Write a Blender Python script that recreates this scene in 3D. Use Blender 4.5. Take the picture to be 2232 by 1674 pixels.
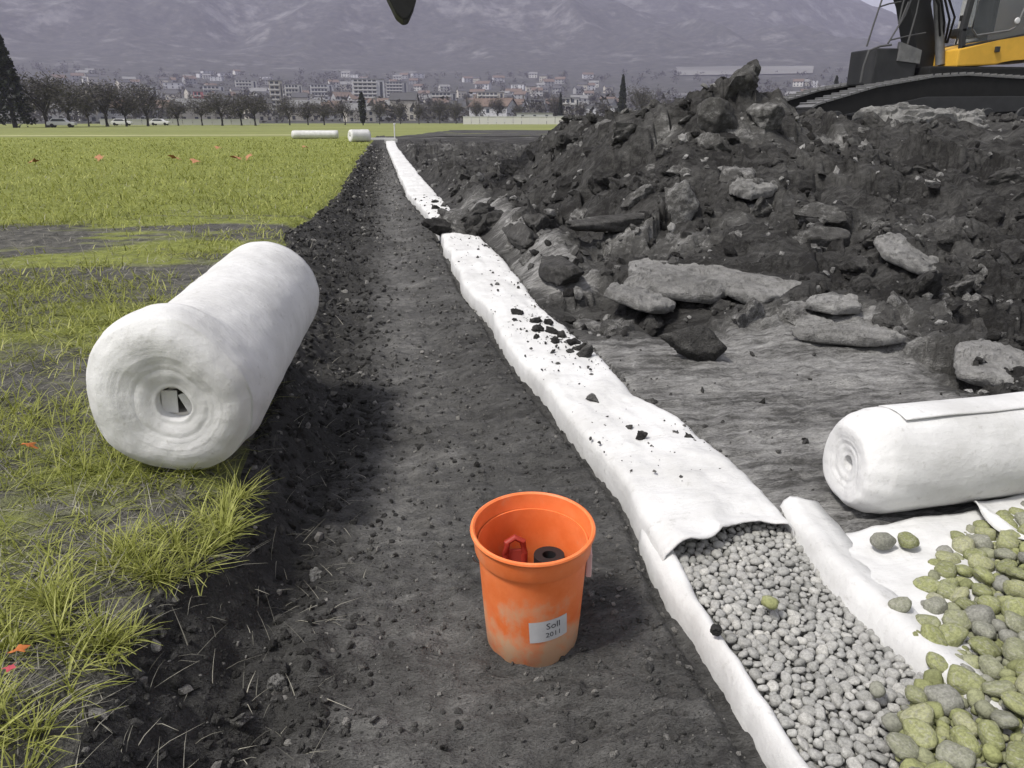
import bpy, bmesh, math, random
import numpy as np
from mathutils import Vector, Matrix, Euler
for o in list(bpy.data.objects): bpy.data.objects.remove(o)
SC = bpy.context.scene
COL = SC.collection
RNG = np.random.default_rng(7)
random.seed(7)
PI = math.pi
R = math.radians
# ------------------------------------------------------------------ camera, sky, sun, exposure
# world: +Y runs along the trench, +X to its right, z = 0 is the trench floor
CAM_H = 1.45
cam = bpy.data.cameras.new('camera')
cam.sensor_width = 36; cam.lens = 25.81; cam.clip_start = 0.05; cam.clip_end = 20000
camo = bpy.data.objects.new('camera', cam); COL.objects.link(camo)
camo.location = (0, 0, CAM_H); camo.rotation_euler = (R(90 - 19.77), 0, R(-8.892))
SC.camera = camo
SUN_AZ, SUN_EL = R(-112), R(58)         # azimuth from +Y, clockwise: high on the left, a little behind the camera
W = bpy.data.worlds.new('World'); SC.world = W; W.use_nodes = True
wn = W.node_tree.nodes; wl = W.node_tree.links
wn.clear()
sky = wn.new('ShaderNodeTexSky'); sky.sky_type = 'NISHITA'; sky.sun_disc = False
sky.sun_elevation = SUN_EL; sky.sun_rotation = SUN_AZ; sky.dust_density = 3.0; sky.altitude = 300
hs = wn.new('ShaderNodeHueSaturation'); hs.inputs['Saturation'].default_value = 0.18
bg = wn.new('ShaderNodeBackground'); bg.inputs['Strength'].default_value = 0.11
wo = wn.new('ShaderNodeOutputWorld')
wl.new(sky.outputs[0], hs.inputs['Color']); wl.new(hs.outputs[0], bg.inputs['Color']); wl.new(bg.outputs[0], wo.inputs['Surface'])
sun = bpy.data.lights.new('sun', 'SUN'); sun.energy = 2.9; sun.angle = R(9); sun.color = (1, 0.96, 0.9)
suno = bpy.data.objects.new('sun', sun); COL.objects.link(suno)
sd = Vector((math.sin(SUN_AZ) * math.cos(SUN_EL), math.cos(SUN_AZ) * math.cos(SUN_EL), math.sin(SUN_EL)))
suno.rotation_euler = sd.to_track_quat('Z', 'Y').to_euler()
vs = SC.view_settings
SC.display_settings.display_device = 'sRGB'
vs.view_transform = 'Standard'; vs.look = 'None'; vs.gamma = 1; vs.exposure = 0.47
SC.cycles.use_denoising = True
SC.cycles.max_bounces = 6; SC.cycles.diffuse_bounces = 3; SC.cycles.volume_bounces = 1
SC.cycles.transparent_max_bounces = 6

# ------------------------------------------------------------------ helpers
def S(x):
    x = np.clip(x, 0, 1); return x * x * (3 - 2 * x)
def hash2(ix, iy, seed=0):
    n = (ix.astype(np.int64) * 374761393 + iy.astype(np.int64) * 668265263 + seed * 974711) & 0x7fffffff
    n = ((n ^ (n >> 13)) * 1274126177) & 0x7fffffff
    return ((n ^ (n >> 16)) & 0xffff) / 65535.0
def vnoise(x, y, seed=0):
    ix = np.floor(x); iy = np.floor(y); fx = S(x - ix); fy = S(y - iy)
    a = hash2(ix, iy, seed); b = hash2(ix + 1, iy, seed); c = hash2(ix, iy + 1, seed); d = hash2(ix + 1, iy + 1, seed)
    return (a * (1 - fx) + b * fx) * (1 - fy) + (c * (1 - fx) + d * fx) * fy
def fbm(x, y, seed=0, oct=4, gain=0.5):
    t = 0; a = 1; n = 0
    for k in range(oct):
        t = t + a * vnoise(x * 2 ** k + 17.3 * k, y * 2 ** k - 9.1 * k, seed + k); n += a; a *= gain
    return t / n * 2 - 1
def cell(x, y, seed=0):
    ix = np.floor(x); iy = np.floor(y); best = np.full(np.shape(x), 9.0)
    for dx in (-1, 0, 1):
        for dy in (-1, 0, 1):
            px = ix + dx + hash2(ix + dx, iy + dy, seed); py = iy + dy + hash2(ix + dx, iy + dy, seed + 5)
            best = np.minimum(best, (px - x) ** 2 + (py - y) ** 2)
    return np.sqrt(best)

def facet(x, y, seed=0):
    ix = np.floor(x); iy = np.floor(y); best = np.full(np.shape(x), 9.0); out = np.zeros(np.shape(x))
    for dx in (-1, 0, 1):
        for dy in (-1, 0, 1):
            jx, jy = ix + dx, iy + dy; ex = x - jx - hash2(jx, jy, seed); ey = y - jy - hash2(jx, jy, seed + 5); d = ex * ex + ey * ey
            h = hash2(jx, jy, seed + 9) - .5 + 1.5 * (ex * (hash2(jx, jy, seed + 13) - .5) + ey * (hash2(jx, jy, seed + 17) - .5))
            m = d < best; best = np.where(m, d, best); out = np.where(m, h, out)
    return out

def mesh_np(name, V, quads=None, tris=None, smooth=True, tint=None):
    me = bpy.data.meshes.new(name)
    V = np.asarray(V, dtype=np.float32); me.vertices.add(len(V)); me.vertices.foreach_set('co', V.ravel())
    parts = []; st = []; tot = []
    p = 0
    if quads is not None and len(quads):
        q = np.asarray(quads, dtype=np.int32); parts.append(q.ravel()); st.append(np.arange(len(q)) * 4); tot.append(np.full(len(q), 4)); p = len(q) * 4
    if tris is not None and len(tris):
        t = np.asarray(tris, dtype=np.int32); parts.append(t.ravel()); st.append(p + np.arange(len(t)) * 3); tot.append(np.full(len(t), 3))
    li = np.concatenate(parts); ls = np.concatenate(st).astype(np.int32); lt = np.concatenate(tot).astype(np.int32)
    me.loops.add(len(li)); me.loops.foreach_set('vertex_index', li.astype(np.int32))
    me.polygons.add(len(ls)); me.polygons.foreach_set('loop_start', ls); me.polygons.foreach_set('loop_total', lt)
    me.polygons.foreach_set('use_smooth', np.full(len(ls), smooth, dtype=bool))
    if tint is not None:
        a = me.attributes.new('tint', 'FLOAT', 'POINT'); a.data.foreach_set('value', np.asarray(tint, dtype=np.float32))
    me.update(calc_edges=True); me.validate()
    return me
def grid_quads(nr, nc):
    i = np.arange(nr * nc).reshape(nr, nc)
    return np.stack([i[:-1, :-1], i[:-1, 1:], i[1:, 1:], i[1:, :-1]], -1).reshape(-1, 4)
def obj(name, me, mat=None, parent=None, loc=None, rot=None, scale=None):
    o = bpy.data.objects.new(name, me); COL.objects.link(o)
    if mat is not None and len(me.materials) == 0: me.materials.append(mat)
    if parent is not None: o.parent = parent
    if loc is not None: o.location = loc
    if rot is not None: o.rotation_euler = rot
    if scale is not None: o.scale = scale
    return o
def tag(o, label=None, cat=None, group=None, kind=None):
    if label: o['label'] = label
    if cat: o['category'] = cat
    if group: o['group'] = group
    if kind: o['kind'] = kind
    return o
def thing(name, label, cat, loc=(0, 0, 0), rz=0, group=None):
    o = bpy.data.objects.new(name, None); COL.objects.link(o); o.location = loc; o.rotation_euler = (0, 0, rz)
    o.empty_display_size = 0.1
    return tag(o, label, cat, group)
def copy_tree(o, parent=None):
    c = o.copy(); COL.objects.link(c); c.parent = parent
    for ch in [k for k in bpy.data.objects if k.parent == o]: copy_tree(ch, c)
    return c
def dup(root, kids, loc, rz, sc=(1, 1, 1)):
    c = root.copy(); COL.objects.link(c); c.location = loc; c.rotation_euler = (0, 0, rz); c.scale = sc
    for k in kids:
        d = k.copy(); COL.objects.link(d); d.parent = c
    return c
class MB:
    """collects boxes, bars, prisms and lathes into one mesh"""
    def __init__(s): s.bm = bmesh.new()
    def add(s, verts, faces):
        v = [s.bm.verts.new(p) for p in verts]
        for f in faces:
            try: s.bm.faces.new([v[i] for i in f])
            except ValueError: pass
        return s
    def box(s, c, d, rot=None):
        M = Matrix.Translation(c) @ (rot.to_matrix().to_4x4() if rot else Matrix())
        P = [M @ Vector((x * d[0] / 2, y * d[1] / 2, z * d[2] / 2)) for z in (-1, 1) for y in (-1, 1) for x in (-1, 1)]
        return s.add(P, [(0, 2, 3, 1), (4, 5, 7, 6), (0, 1, 5, 4), (2, 6, 7, 3), (0, 4, 6, 2), (1, 3, 7, 5)])
    def prism(s, prof, y0, y1, axis='y'):
        f = {'y': lambda a, b, t: (a, t, b), 'x': lambda a, b, t: (t, a, b), 'z': lambda a, b, t: (a, b, t)}[axis]
        n = len(prof)
        P = [f(a, b, y0) for a, b in prof] + [f(a, b, y1) for a, b in prof]
        return s.add(P, [tuple(range(n)), tuple(range(2 * n - 1, n - 1, -1))] + [(i, (i + 1) % n, n + (i + 1) % n, n + i) for i in range(n)])
    def tube(s, pts, r, n=8):
        pts = [Vector(p) for p in pts]; rs = r if isinstance(r, (list, tuple)) else [r] * len(pts)
        rings = []
        for i, p in enumerate(pts):
            t = (pts[min(i + 1, len(pts) - 1)] - pts[max(i - 1, 0)]).normalized()
            a = t.cross(Vector((0, 0, 1)))
            if a.length < 0.05: a = t.cross(Vector((0, 1, 0)))
            a.normalize(); b = t.cross(a)
            rings.append([s.bm.verts.new(p + rs[i] * (math.cos(k * 2 * PI / n) * a + math.sin(k * 2 * PI / n) * b)) for k in range(n)])
        for i in range(len(rings) - 1):
            for k in range(n): s.bm.faces.new([rings[i][k], rings[i][(k + 1) % n], rings[i + 1][(k + 1) % n], rings[i + 1][k]])
        s.bm.faces.new(rings[0][::-1]); s.bm.faces.new(rings[-1])
        return s
    def lathe(s, prof, c=(0, 0, 0), n=48, axis='z'):
        rings = []
        for r, z in prof:
            ring = []
            for k in range(n):
                a = 2 * PI * k / n; p = (r * math.cos(a), r * math.sin(a), z)
                if axis == 'y': p = (p[0], p[2], p[1])
                if axis == 'x': p = (p[2], p[0], p[1])
                ring.append(s.bm.verts.new(Vector(p) + Vector(c)))
            rings.append(ring)
        for i in range(len(rings) - 1):
            for k in range(n): s.bm.faces.new([rings[i][k], rings[i][(k + 1) % n], rings[i + 1][(k + 1) % n], rings[i + 1][k]])
        return s
    def build(s, name, mat, parent=None, smooth=False, bevel=0, **kw):
        if bevel:
            bmesh.ops.bevel(s.bm, geom=list(s.bm.edges), offset=bevel, segments=2, affect='EDGES', profile=0.6, clamp_overlap=True)
        bmesh.ops.recalc_face_normals(s.bm, faces=list(s.bm.faces))
        me = bpy.data.meshes.new(name); s.bm.to_mesh(me); s.bm.free()
        if smooth:
            for p in me.polygons: p.use_smooth = True
            me.set_sharp_from_angle(angle=R(40))
        return obj(name, me, mat, parent, **kw)

# ------------------------------------------------------------------ materials
class NT:
    def __init__(s, name):
        s.m = bpy.data.materials.new(name); s.m.use_nodes = True; s.n = s.m.node_tree.nodes; s.l = s.m.node_tree.links
        s.b = s.n['Principled BSDF']; s.b.inputs['Roughness'].default_value = 0.9; s.b.inputs['Specular IOR Level'].default_value = 0.2
    def node(s, t, **kw):
        x = s.n.new(t)
        for k, v in kw.items(): setattr(x, k, v)
        return x
    def coord(s, scale=None, kind='Object'):
        tc = s.node('ShaderNodeTexCoord'); o = tc.outputs[kind]
        if scale:
            mp = s.node('ShaderNodeMapping'); mp.inputs['Scale'].default_value = scale; s.l.new(o, mp.inputs[0]); o = mp.outputs[0]
        return o
    def pos(s, scale=None):
        g = s.node('ShaderNodeNewGeometry'); o = g.outputs['Position']
        if scale:
            mp = s.node('ShaderNodeMapping'); mp.inputs['Scale'].default_value = scale; s.l.new(o, mp.inputs[0]); o = mp.outputs[0]
        return o
    def noise(s, vec, scale, detail=4, rough=0.55, dist=0):
        x = s.node('ShaderNodeTexNoise'); s.l.new(vec, x.inputs['Vector']); x.inputs['Scale'].default_value = scale
        x.inputs['Detail'].default_value = detail; x.inputs['Roughness'].default_value = rough; x.inputs['Distortion'].default_value = dist
        return x.outputs['Fac']
    def vor(s, vec, scale, feature='F1'):
        x = s.node('ShaderNodeTexVoronoi', feature=feature); s.l.new(vec, x.inputs['Vector']); x.inputs['Scale'].default_value = scale
        return x.outputs['Distance']
    def ramp(s, fac, stops):
        x = s.node('ShaderNodeValToRGB'); e = x.color_ramp.elements
        while len(e) < len(stops): e.new(0.5)
        for i, (p, c) in enumerate(stops):
            e[i].position = p; e[i].color = (*c, 1) if not isinstance(c, (int, float)) else (c, c, c, 1)
        s.l.new(fac, x.inputs[0]); return x.outputs[0]
    def mix(s, f, a, b, mode='MIX'):
        x = s.node('ShaderNodeMix', data_type='RGBA', blend_type=mode)
        for i, v in ((0, f), (6, a), (7, b)):
            if isinstance(v, (int, float)): x.inputs[i].default_value = v if i == 0 else (v, v, v, 1)
            elif isinstance(v, tuple): x.inputs[i].default_value = (*v, 1)
            else: s.l.new(v, x.inputs[i])
        return x.outputs[2]
    def math(s, op, a, b=None, c=None):
        x = s.node('ShaderNodeMath', operation=op)
        for i, v in enumerate((a, b, c)):
            if v is None: continue
            if isinstance(v, (int, float)): x.inputs[i].default_value = v
            else: s.l.new(v, x.inputs[i])
        return x.outputs[0]
    def attr(s, name='tint'):
        x = s.node('ShaderNodeAttribute'); x.attribute_name = name; return x.outputs['Fac']
    def rnd(s):
        return s.node('ShaderNodeObjectInfo').outputs['Random']
    def base(s, c):
        if isinstance(c, tuple): s.b.inputs['Base Color'].default_value = (*c, 1)
        else: s.l.new(c, s.b.inputs['Base Color'])
    def bump(s, h, dist=0.01, strength=1.0):
        x = s.node('ShaderNodeBump'); x.inputs['Distance'].default_value = dist; x.inputs['Strength'].default_value = strength
        s.l.new(h, x.inputs['Height'])
        prev = s.b.inputs['Normal'].links
        if prev: s.l.new(prev[0].from_socket, x.inputs['Normal'])
        s.l.new(x.outputs[0], s.b.inputs['Normal'])

def soil_mat(name, dark, mid, pale, stretch=(1, 1, 1), tint=0.0, fine=110, vt=0.0):
    t = NT(name); p = t.pos(stretch)
    n1 = t.noise(p, 1.7, 6, 0.6); n2 = t.noise(p, 14, 6, 0.65); n3 = t.noise(p, fine, 3, 0.6)
    f = t.math('MULTIPLY_ADD', n2, 0.55, t.math('MULTIPLY', n1, 0.5))
    f = t.math('ADD', f, t.math('MULTIPLY_ADD', n3, 0.25, -0.16))
    if tint: f = t.math('ADD', f, t.math('MULTIPLY', t.math('ADD', t.attr(), t.rnd()), tint))
    if tint: f = t.math('SUBTRACT', f, tint * .5)
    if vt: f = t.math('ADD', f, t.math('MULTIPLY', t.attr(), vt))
    c = t.ramp(f, [(0.36, dark), (0.58, mid), (0.80, pale)])
    t.base(c); t.bump(n2, 0.05, 0.8); t.bump(n3, 0.012, 0.9)
    return t.m
M = {}
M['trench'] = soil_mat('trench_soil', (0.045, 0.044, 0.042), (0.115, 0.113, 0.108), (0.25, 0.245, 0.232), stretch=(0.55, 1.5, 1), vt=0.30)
M['spoil'] = soil_mat('spoil_soil', (0.024, 0.023, 0.022), (0.098, 0.096, 0.091), (0.40, 0.395, 0.38), vt=0.42, stretch=(0.5, 1.9, 1))
M['clod'] = soil_mat('clod_soil', (0.024, 0.023, 0.022), (0.092, 0.090, 0.085), (0.40, 0.395, 0.38), tint=0.26)
M['crumb'] = soil_mat('crumb_soil', (0.034, 0.033, 0.031), (0.09, 0.088, 0.084), (0.30, 0.29, 0.27), tint=0.22, fine=300)
M['clay'] = soil_mat('pale_clay', (0.13, 0.128, 0.122), (0.29, 0.286, 0.274), (0.44, 0.435, 0.42))
def field_mat():
    t = NT('field_soil'); p = t.pos()
    n1 = t.noise(p, 0.55, 5, 0.6); n2 = t.noise(p, 9, 5, 0.6); n3 = t.noise(p, 90, 3, 0.6)
    soil = t.ramp(n2, [(0.3, (0.045, 0.044, 0.040)), (0.55, (0.11, 0.107, 0.095)), (0.8, (0.23, 0.22, 0.18))])
    turf = t.ramp(t.math('MULTIPLY_ADD', n3, 0.5, t.math('MULTIPLY', n2, 0.5)), [(0.3, (0.08, 0.094, 0.022)), (0.5, (0.21, 0.235, 0.055)), (0.72, (0.37, 0.40, 0.13))])
    sep = t.node('ShaderNodeSeparateXYZ'); t.l.new(p, sep.inputs[0])
    far = t.node('ShaderNodeMapRange'); far.inputs['From Min'].default_value = 5; far.inputs['From Max'].default_value = 13
    far.inputs['To Min'].default_value = -0.04; far.inputs['To Max'].default_value = 0.30
    t.l.new(sep.outputs[1], far.inputs[0])
    g = t.math('ADD', t.noise(t.pos((0.6, 1.6, 1)), 0.9, 4, 0.6), far.outputs[0])
    sx_, sy_ = sep.outputs[0], sep.outputs[1]
    for yc_, w_, amp in ((8.6, .75, .25), (6.3, .5, .18)):   # bare bands where the turf was driven over
        d_ = t.math('DIVIDE', t.math('SUBTRACT', t.math('MULTIPLY_ADD', n1, 3.0, sy_), yc_ + 1.5), w_); e_ = t.math('POWER', 2.718, t.math('MULTIPLY', t.math('MULTIPLY', d_, d_), -1.0))
        g = t.math('SUBTRACT', g, t.math('MULTIPLY', e_, amp))
    k = t.ramp(g, [(0.47, 0.0), (0.58, 1.0)])
    t.base(t.mix(k, soil, turf)); t.bump(n2, 0.04, 0.7); t.bump(n3, 0.02, 0.9)
    return t.m
M['field'] = field_mat()
def turf_far():
    t = NT('far_turf'); p = t.pos()
    n1 = t.noise(p, 0.05, 5, 0.6); n2 = t.noise(p, 1.5, 4, 0.6)
    t.base(t.ramp(t.math('MULTIPLY_ADD', n2, 0.5, t.math('MULTIPLY', n1, 0.5)), [(0.3, (0.14, 0.155, 0.048)), (0.7, (0.25, 0.27, 0.092))]))
    return t.m
M['turf_far'] = turf_far()
def geotextile():
    t = NT('white_geotextile'); p = t.pos()
    n1 = t.noise(p, 3.5, 5, 0.6); n2 = t.noise(p, 420, 2, 0.5); n3 = t.noise(p, 38, 5, 0.7); n4 = t.noise(p, 11, 3, 0.6)
    c = t.ramp(n1, [(0.3, (0.55, 0.548, 0.535)), (0.62, (0.70, 0.70, 0.69))])
    dirt = t.ramp(t.math('MULTIPLY_ADD', n4, 0.35, t.math('MULTIPLY', n3, 0.65)), [(0.565, 0.0), (0.72, 0.6)])
    t.base(t.mix(dirt, c, (0.33, 0.32, 0.29))); t.bump(n2, 0.0025, 0.6); t.bump(n3, 0.006, 0.35); t.bump(n4, 0.012, 0.3); t.bump(t.noise(t.pos((1, 3, 1)), 7, 3), 0.03, 0.25)
    return t.m
M['geo'] = geotextile()
def stone(name, cols, bumpd=0.004):
    t = NT(name); p = t.coord(); r = t.math('FRACT', t.math('ADD', t.rnd(), t.math('MULTIPLY', t.attr(), 1.0)))
    c = t.ramp(r, cols); n = t.noise(p, 6, 5, 0.6); n2 = t.noise(t.pos(), 220, 3, 0.6)
    sp = t.ramp(t.noise(t.pos(), 130, 4, .7), [(0.40, 0.62), (0.56, 1.0)]); vein = t.noise(t.coord((1, 1, 5)), 1.6, 4, .6, 1.2)
    c = t.mix(t.ramp(vein, [(0.50, 0.0), (0.62, 0.45)]), c, (0.46, 0.45, 0.41))
    t.base(t.mix(0.7, t.mix(0.8, c, t.ramp(n, [(0.25, 0.55), (0.75, 1.0)]), 'MULTIPLY'), sp, 'MULTIPLY')); t.bump(n, .02, .25); t.bump(n2, bumpd, 0.6)
    t.b.inputs['Roughness'].default_value = 0.8
    return t.m
M['gravel'] = stone('gravel_stone', [(0.0, (0.33, 0.33, 0.31)), (0.35, (0.50, 0.495, 0.47)), (0.7, (0.42, 0.42, 0.40)), (1.0, (0.62, 0.61, 0.57))], 0.002)
M['cobble'] = stone('cobble_stone', [(0.0, (0.26, 0.275, 0.13)), (0.3, (0.37, 0.39, 0.18)), (0.5, (0.28, 0.28, 0.24)), (0.58, (0.32, 0.32, 0.28)), (0.8, (0.35, 0.37, 0.16)), (1.0, (0.45, 0.45, 0.28))], 0.003)
def plain(name, c, rough=0.6, metal=0, var=0.25, scale=3, spec=0.3):
    t = NT(name); n = t.noise(t.coord(), scale, 5, 0.6)
    t.base(t.mix(var, c, t.ramp(n, [(0.3, 0.35), (0.7, 1.0)]), 'MULTIPLY') if var else c)
    t.b.inputs['Roughness'].default_value = rough; t.b.inputs['Metallic'].default_value = metal; t.b.inputs['Specular IOR Level'].default_value = spec
    return t.m
def grass_mat(name, a, b, c, tr=0.35):
    t = NT(name); col = t.ramp(t.attr(), [(0.0, a), (0.5, b), (1.0, c)]); t.base(col); t.b.inputs['Roughness'].default_value = 0.6
    tb = t.node('ShaderNodeBsdfTranslucent'); t.l.new(col, tb.inputs[0]); mx = t.node('ShaderNodeMixShader'); mx.inputs[0].default_value = tr
    out = t.n['Material Output']; t.l.new(t.b.outputs[0], mx.inputs[1]); t.l.new(tb.outputs[0], mx.inputs[2]); t.l.new(mx.outputs[0], out.inputs[0])
    return t.m
M['grass'] = grass_mat('grass_blade', (0.10, 0.115, 0.022), (0.29, 0.315, 0.07), (0.52, 0.53, 0.19))
M['straw'] = grass_mat('dry_straw', (0.12, 0.117, 0.10), (0.25, 0.24, 0.20), (0.44, 0.42, 0.35), 0.15)

# ------------------------------------------------------------------ terrain
def itp(tab):
    a = np.array(tab); return lambda y: np.interp(y, a[:, 0], a[:, 1])
_bt = itp([(.3, -.68), (1.2, -.68), (1.5, -.71), (1.72, -.72), (1.9, -.63), (2.1, -.60), (2.5, -.60), (3.2, -.60), (4, -.70), (6, -.95), (8.5, -1.22), (10, -1.1), (13, -.9), (20, -1.0), (35, -1.1), (60, -1.1)])
def bt(y): return _bt(y) + 0.035 * fbm(np.asarray(y) * 3.1, np.asarray(y) * 0, 3) + 0.10 * fbm(np.asarray(y) * 0.8, np.asarray(y) * 0, 9) * S((np.asarray(y) - 4) / 3)
bb = itp([(.3, -.38), (1.4, -.38), (2.3, -.36), (3.6, -.28), (5.5, -.33), (9.6, -.4), (18, -.55), (60, -.6)])
dl = itp([(.3, .785), (1.9, .79), (2.23, .83), (2.5, .84), (3, .79), (3.5, .73), (4.3, .66), (5.5, .64), (6.3, .56), (7.1, .555), (10.8, .53), (14.9, .26), (45, -.3), (60, -.4)])
dr = itp([(.3, 1.30), (2.1, 1.31), (2.66, 1.32), (3.08, 1.29), (3.35, 1.18), (3.6, 1.19), (4.25, 1.17), (5.2, 1.06), (7.4, 1.08), (8.8, 1.01), (11, .90), (20, .68), (41, .30), (60, .1)])
def h_field(x, y):
    return 0.30 + 0.022 * fbm(x * 1.3, y * 1.3, 11) + 0.022 * (0.5 - cell(x * 5, y * 5, 12)) * np.exp(-y / 14) - 0.05 * S(1 - (bt(y) - x) / 0.16) * (y < 60)
def h_trench(x, y):
    a = bt(y); b = bb(y); u = (x - a) / (b - a)
    lift = 0.28 * S((y - 42) / 6)
    z = (h_field(a, y) - lift) * (1 - S(u * 1.12))
    rough = (0.05 + 0.08 * (1 - S((x - b) / 0.35))) * S((x - a) / .09)
    z = z + rough * 0.6 * fbm(x * 3.2, y * 2.2, 21) + rough * 0.55 * (0.5 - cell(x * 9 + 0.2 * y, y * 12, 22)) * (0.35 + 0.65 * S(fbm(x * 2, y * 2, 27) + 0.6)) + 0.018 * fbm(x * 22, y * 26, 23, 3) * S((x - a) / .09)
    # faint ridges left by the digging bucket, oblique to the trench
    z = z + 0.008 * np.sin((y * 38 + x * 14 + 3 * fbm(x * 2, y * 2, 25))) * S((x - b) / 0.2) * S(fbm(x * 1.5, y * 1.5, 26) + 0.6)
    z = z + .05 * S((x - dl(y) + .50) / .36) - 0.055 * S((x - (dl(y) - 0.075)) / 0.055)
    return z + lift
def flat_clay(x, y): return S((5.0 - y) / .8) * (1 - S((x - 2.25 - .38 * (y - 2.2)) / .6))
def berm(x, y): return np.exp(-((x - dr(y) - .30) / .28) ** 2) * S((y - 4.9) / .9) * (1 - S((y - 10.5) / 3))
def h_spoil(x, y):
    e = dr(y)
    z = 0.10 + 0 * x
    A = 1.22 * S((y - 3.5) / 6.8) * S((x - 1.25) / 2.1)
    A = A * (1 - S((y - 12.5) / 6) * (1 - S((x - 5.5) / 2))) * (1 - S((y - 24) / 10))
    z = z + A + 0.26 * np.exp(-((x - e - 0.42) / 0.26) ** 2) * S((y - 5.0) / 2) * (1 - S((y - 14) / 8))
    z = z + 0.20 * S((y - 9) / 6) * S((x - e - .05) / .6) * (1 - S((x - 3) / 3))
    q = np.exp(-(((x - 4.05) / 0.80) ** 2 + ((y - 9.2) / 0.9) ** 2)); z = z + 0.50 * q
    z = z + 0.16 * np.exp(-(((x - 3.2) / 0.75) ** 2 + ((y - 9.0) / 0.9) ** 2)) + 0.26 * np.exp(-(((x - 4.75) / 0.34) ** 2 + ((y - 9.4) / 0.6) ** 2))
    fl = flat_clay(x, y); bm_ = berm(x, y)
    rg = S((y - 2.5) / 1.6) * S((x - e) / 0.3) * (1 - .93 * fl) * (1 - .75 * bm_) * (1 - .9 * np.exp(-(((x - 2.3) / .75) ** 2 + ((y - 5.2) / .55) ** 2) ** 2))
    wx = x + .16 * fbm(x * 2.1, y * 2.1, 37) + .02 * fbm(x * 9, y * 9, 38, 2); wy = y + .16 * fbm(x * 2.1 + 9, y * 2.1, 39) + .02 * fbm(x * 9 + 5, y * 9, 40, 2)
    z = z + (0.012 + 0.12 * rg) * fbm(x * 1.5, y * 1.5, 31) + rg * (.20 * facet(wx * 1.25, wy * 1.25, 61) + .125 * facet(wx * 2.7, wy * 2.7, 62) + .06 * facet(wx * 6.3, wy * 6.3, 63)) + (.006 + .022 * rg) * facet(wx * 15, wy * 15, 64)
    z = z + (.010 + .012 * fl) * fbm(x * 5, y * 30, 34, 3) + .010 * fbm(x * 25, y * 25, 35, 3) + .03 * bm_ * fbm(x * 3, y * 1.2, 36)
    z = z * (1 - 0 * x)
    bed = S((x - (e - 0.05)) / 0.07)
    z = -0.10 + (z + 0.10) * bed
    far = S((y - 40) / 8)
    return z * (1 - far) + 0.28 * far
def pale_soil(x, y):
    e = dr(y)
    near = flat_clay(x, y)
    return .60 * near + .55 * berm(x, y) + .5 * S(fbm(x * .9, y * .9, 36) * 1.6 - .1) - .16
ROWS = [0.35]
while ROWS[-1] < 60: ROWS.append(ROWS[-1] + max(0.0075, 0.0075 * ROWS[-1]))
ROWS[-1] = 60.0
ROWS = np.array(ROWS)
def strip(fx, hz, name, mat, tf=None):
    Y = ROWS[:, None]; X = fx(Y); Yb = np.broadcast_to(Y, X.shape)
    Z = hz(X, Yb)
    return obj(name, mesh_np(name, np.stack([X, Yb, Z], -1).reshape(-1, 3), grid_quads(*X.shape), tint=None if tf is None else tf(X, Yb).ravel()), mat)
e = np.concatenate([np.linspace(0, 1.5, 75), 1.5 * (60 / 1.5) ** np.linspace(0, 1, 70)[1:]])[::-1]
field = strip(lambda Y: bt(Y) - e[None, :] * (1 + 0 * Y) + (0), h_field, 'field', M['field']); tag(field, kind='structure')
u = np.linspace(0, 1, 140)
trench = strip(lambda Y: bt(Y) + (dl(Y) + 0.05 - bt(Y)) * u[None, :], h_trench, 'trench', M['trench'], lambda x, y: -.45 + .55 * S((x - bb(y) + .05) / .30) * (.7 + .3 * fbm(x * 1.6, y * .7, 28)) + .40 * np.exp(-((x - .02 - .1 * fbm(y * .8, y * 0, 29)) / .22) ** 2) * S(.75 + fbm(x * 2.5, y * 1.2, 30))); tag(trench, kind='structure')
e2 = np.concatenate([np.linspace(0, 6.4, 270), 6.4 * (60 / 6.4) ** np.linspace(0, 1, 80)[1:]])
spoil = strip(lambda Y: dl(Y) + 0.05 + e2[None, :] * (1 + 0 * Y), h_spoil, 'spoil_heap', M['spoil'], pale_soil); tag(spoil, kind='structure')
# the plain beyond, one sheet with a hole for the worked ground
V = []; Q = []
for (x0, x1, y0, y1) in [(-4800, -58.5, -400, 60), (58.5, 4800, -400, 60), (-4800, 4800, 60, 4500), (-58.5, 58.5, -400, 0.35)]:
    b = len(V); V += [(x0, y0, .285), (x1, y0, .285), (x1, y1, .285), (x0, y1, .285)]; Q.append((b, b + 1, b + 2, b + 3))
tag(obj('ground', mesh_np('ground', V, Q, smooth=False), M['turf_far']), kind='structure')
# bare ploughed strip right of the trench end
Yp = np.linspace(58, 95, 20)[:, None]; Xp = np.linspace(0, 1, 60)[None, :]
Xg = (0.5 + (Yp - 58) * 0.19) + Xp * 110; Yg = np.broadcast_to(Yp, Xg.shape)
tag(obj('ploughed_field', mesh_np('ploughed_field', np.stack([Xg, Yg, 0.30 + 0.10 * (0.5 - cell(Xg * 1.2, Yg * 1.2, 41))], -1).reshape(-1, 3), grid_quads(*Xg.shape)), M['spoil']), kind='structure')

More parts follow.
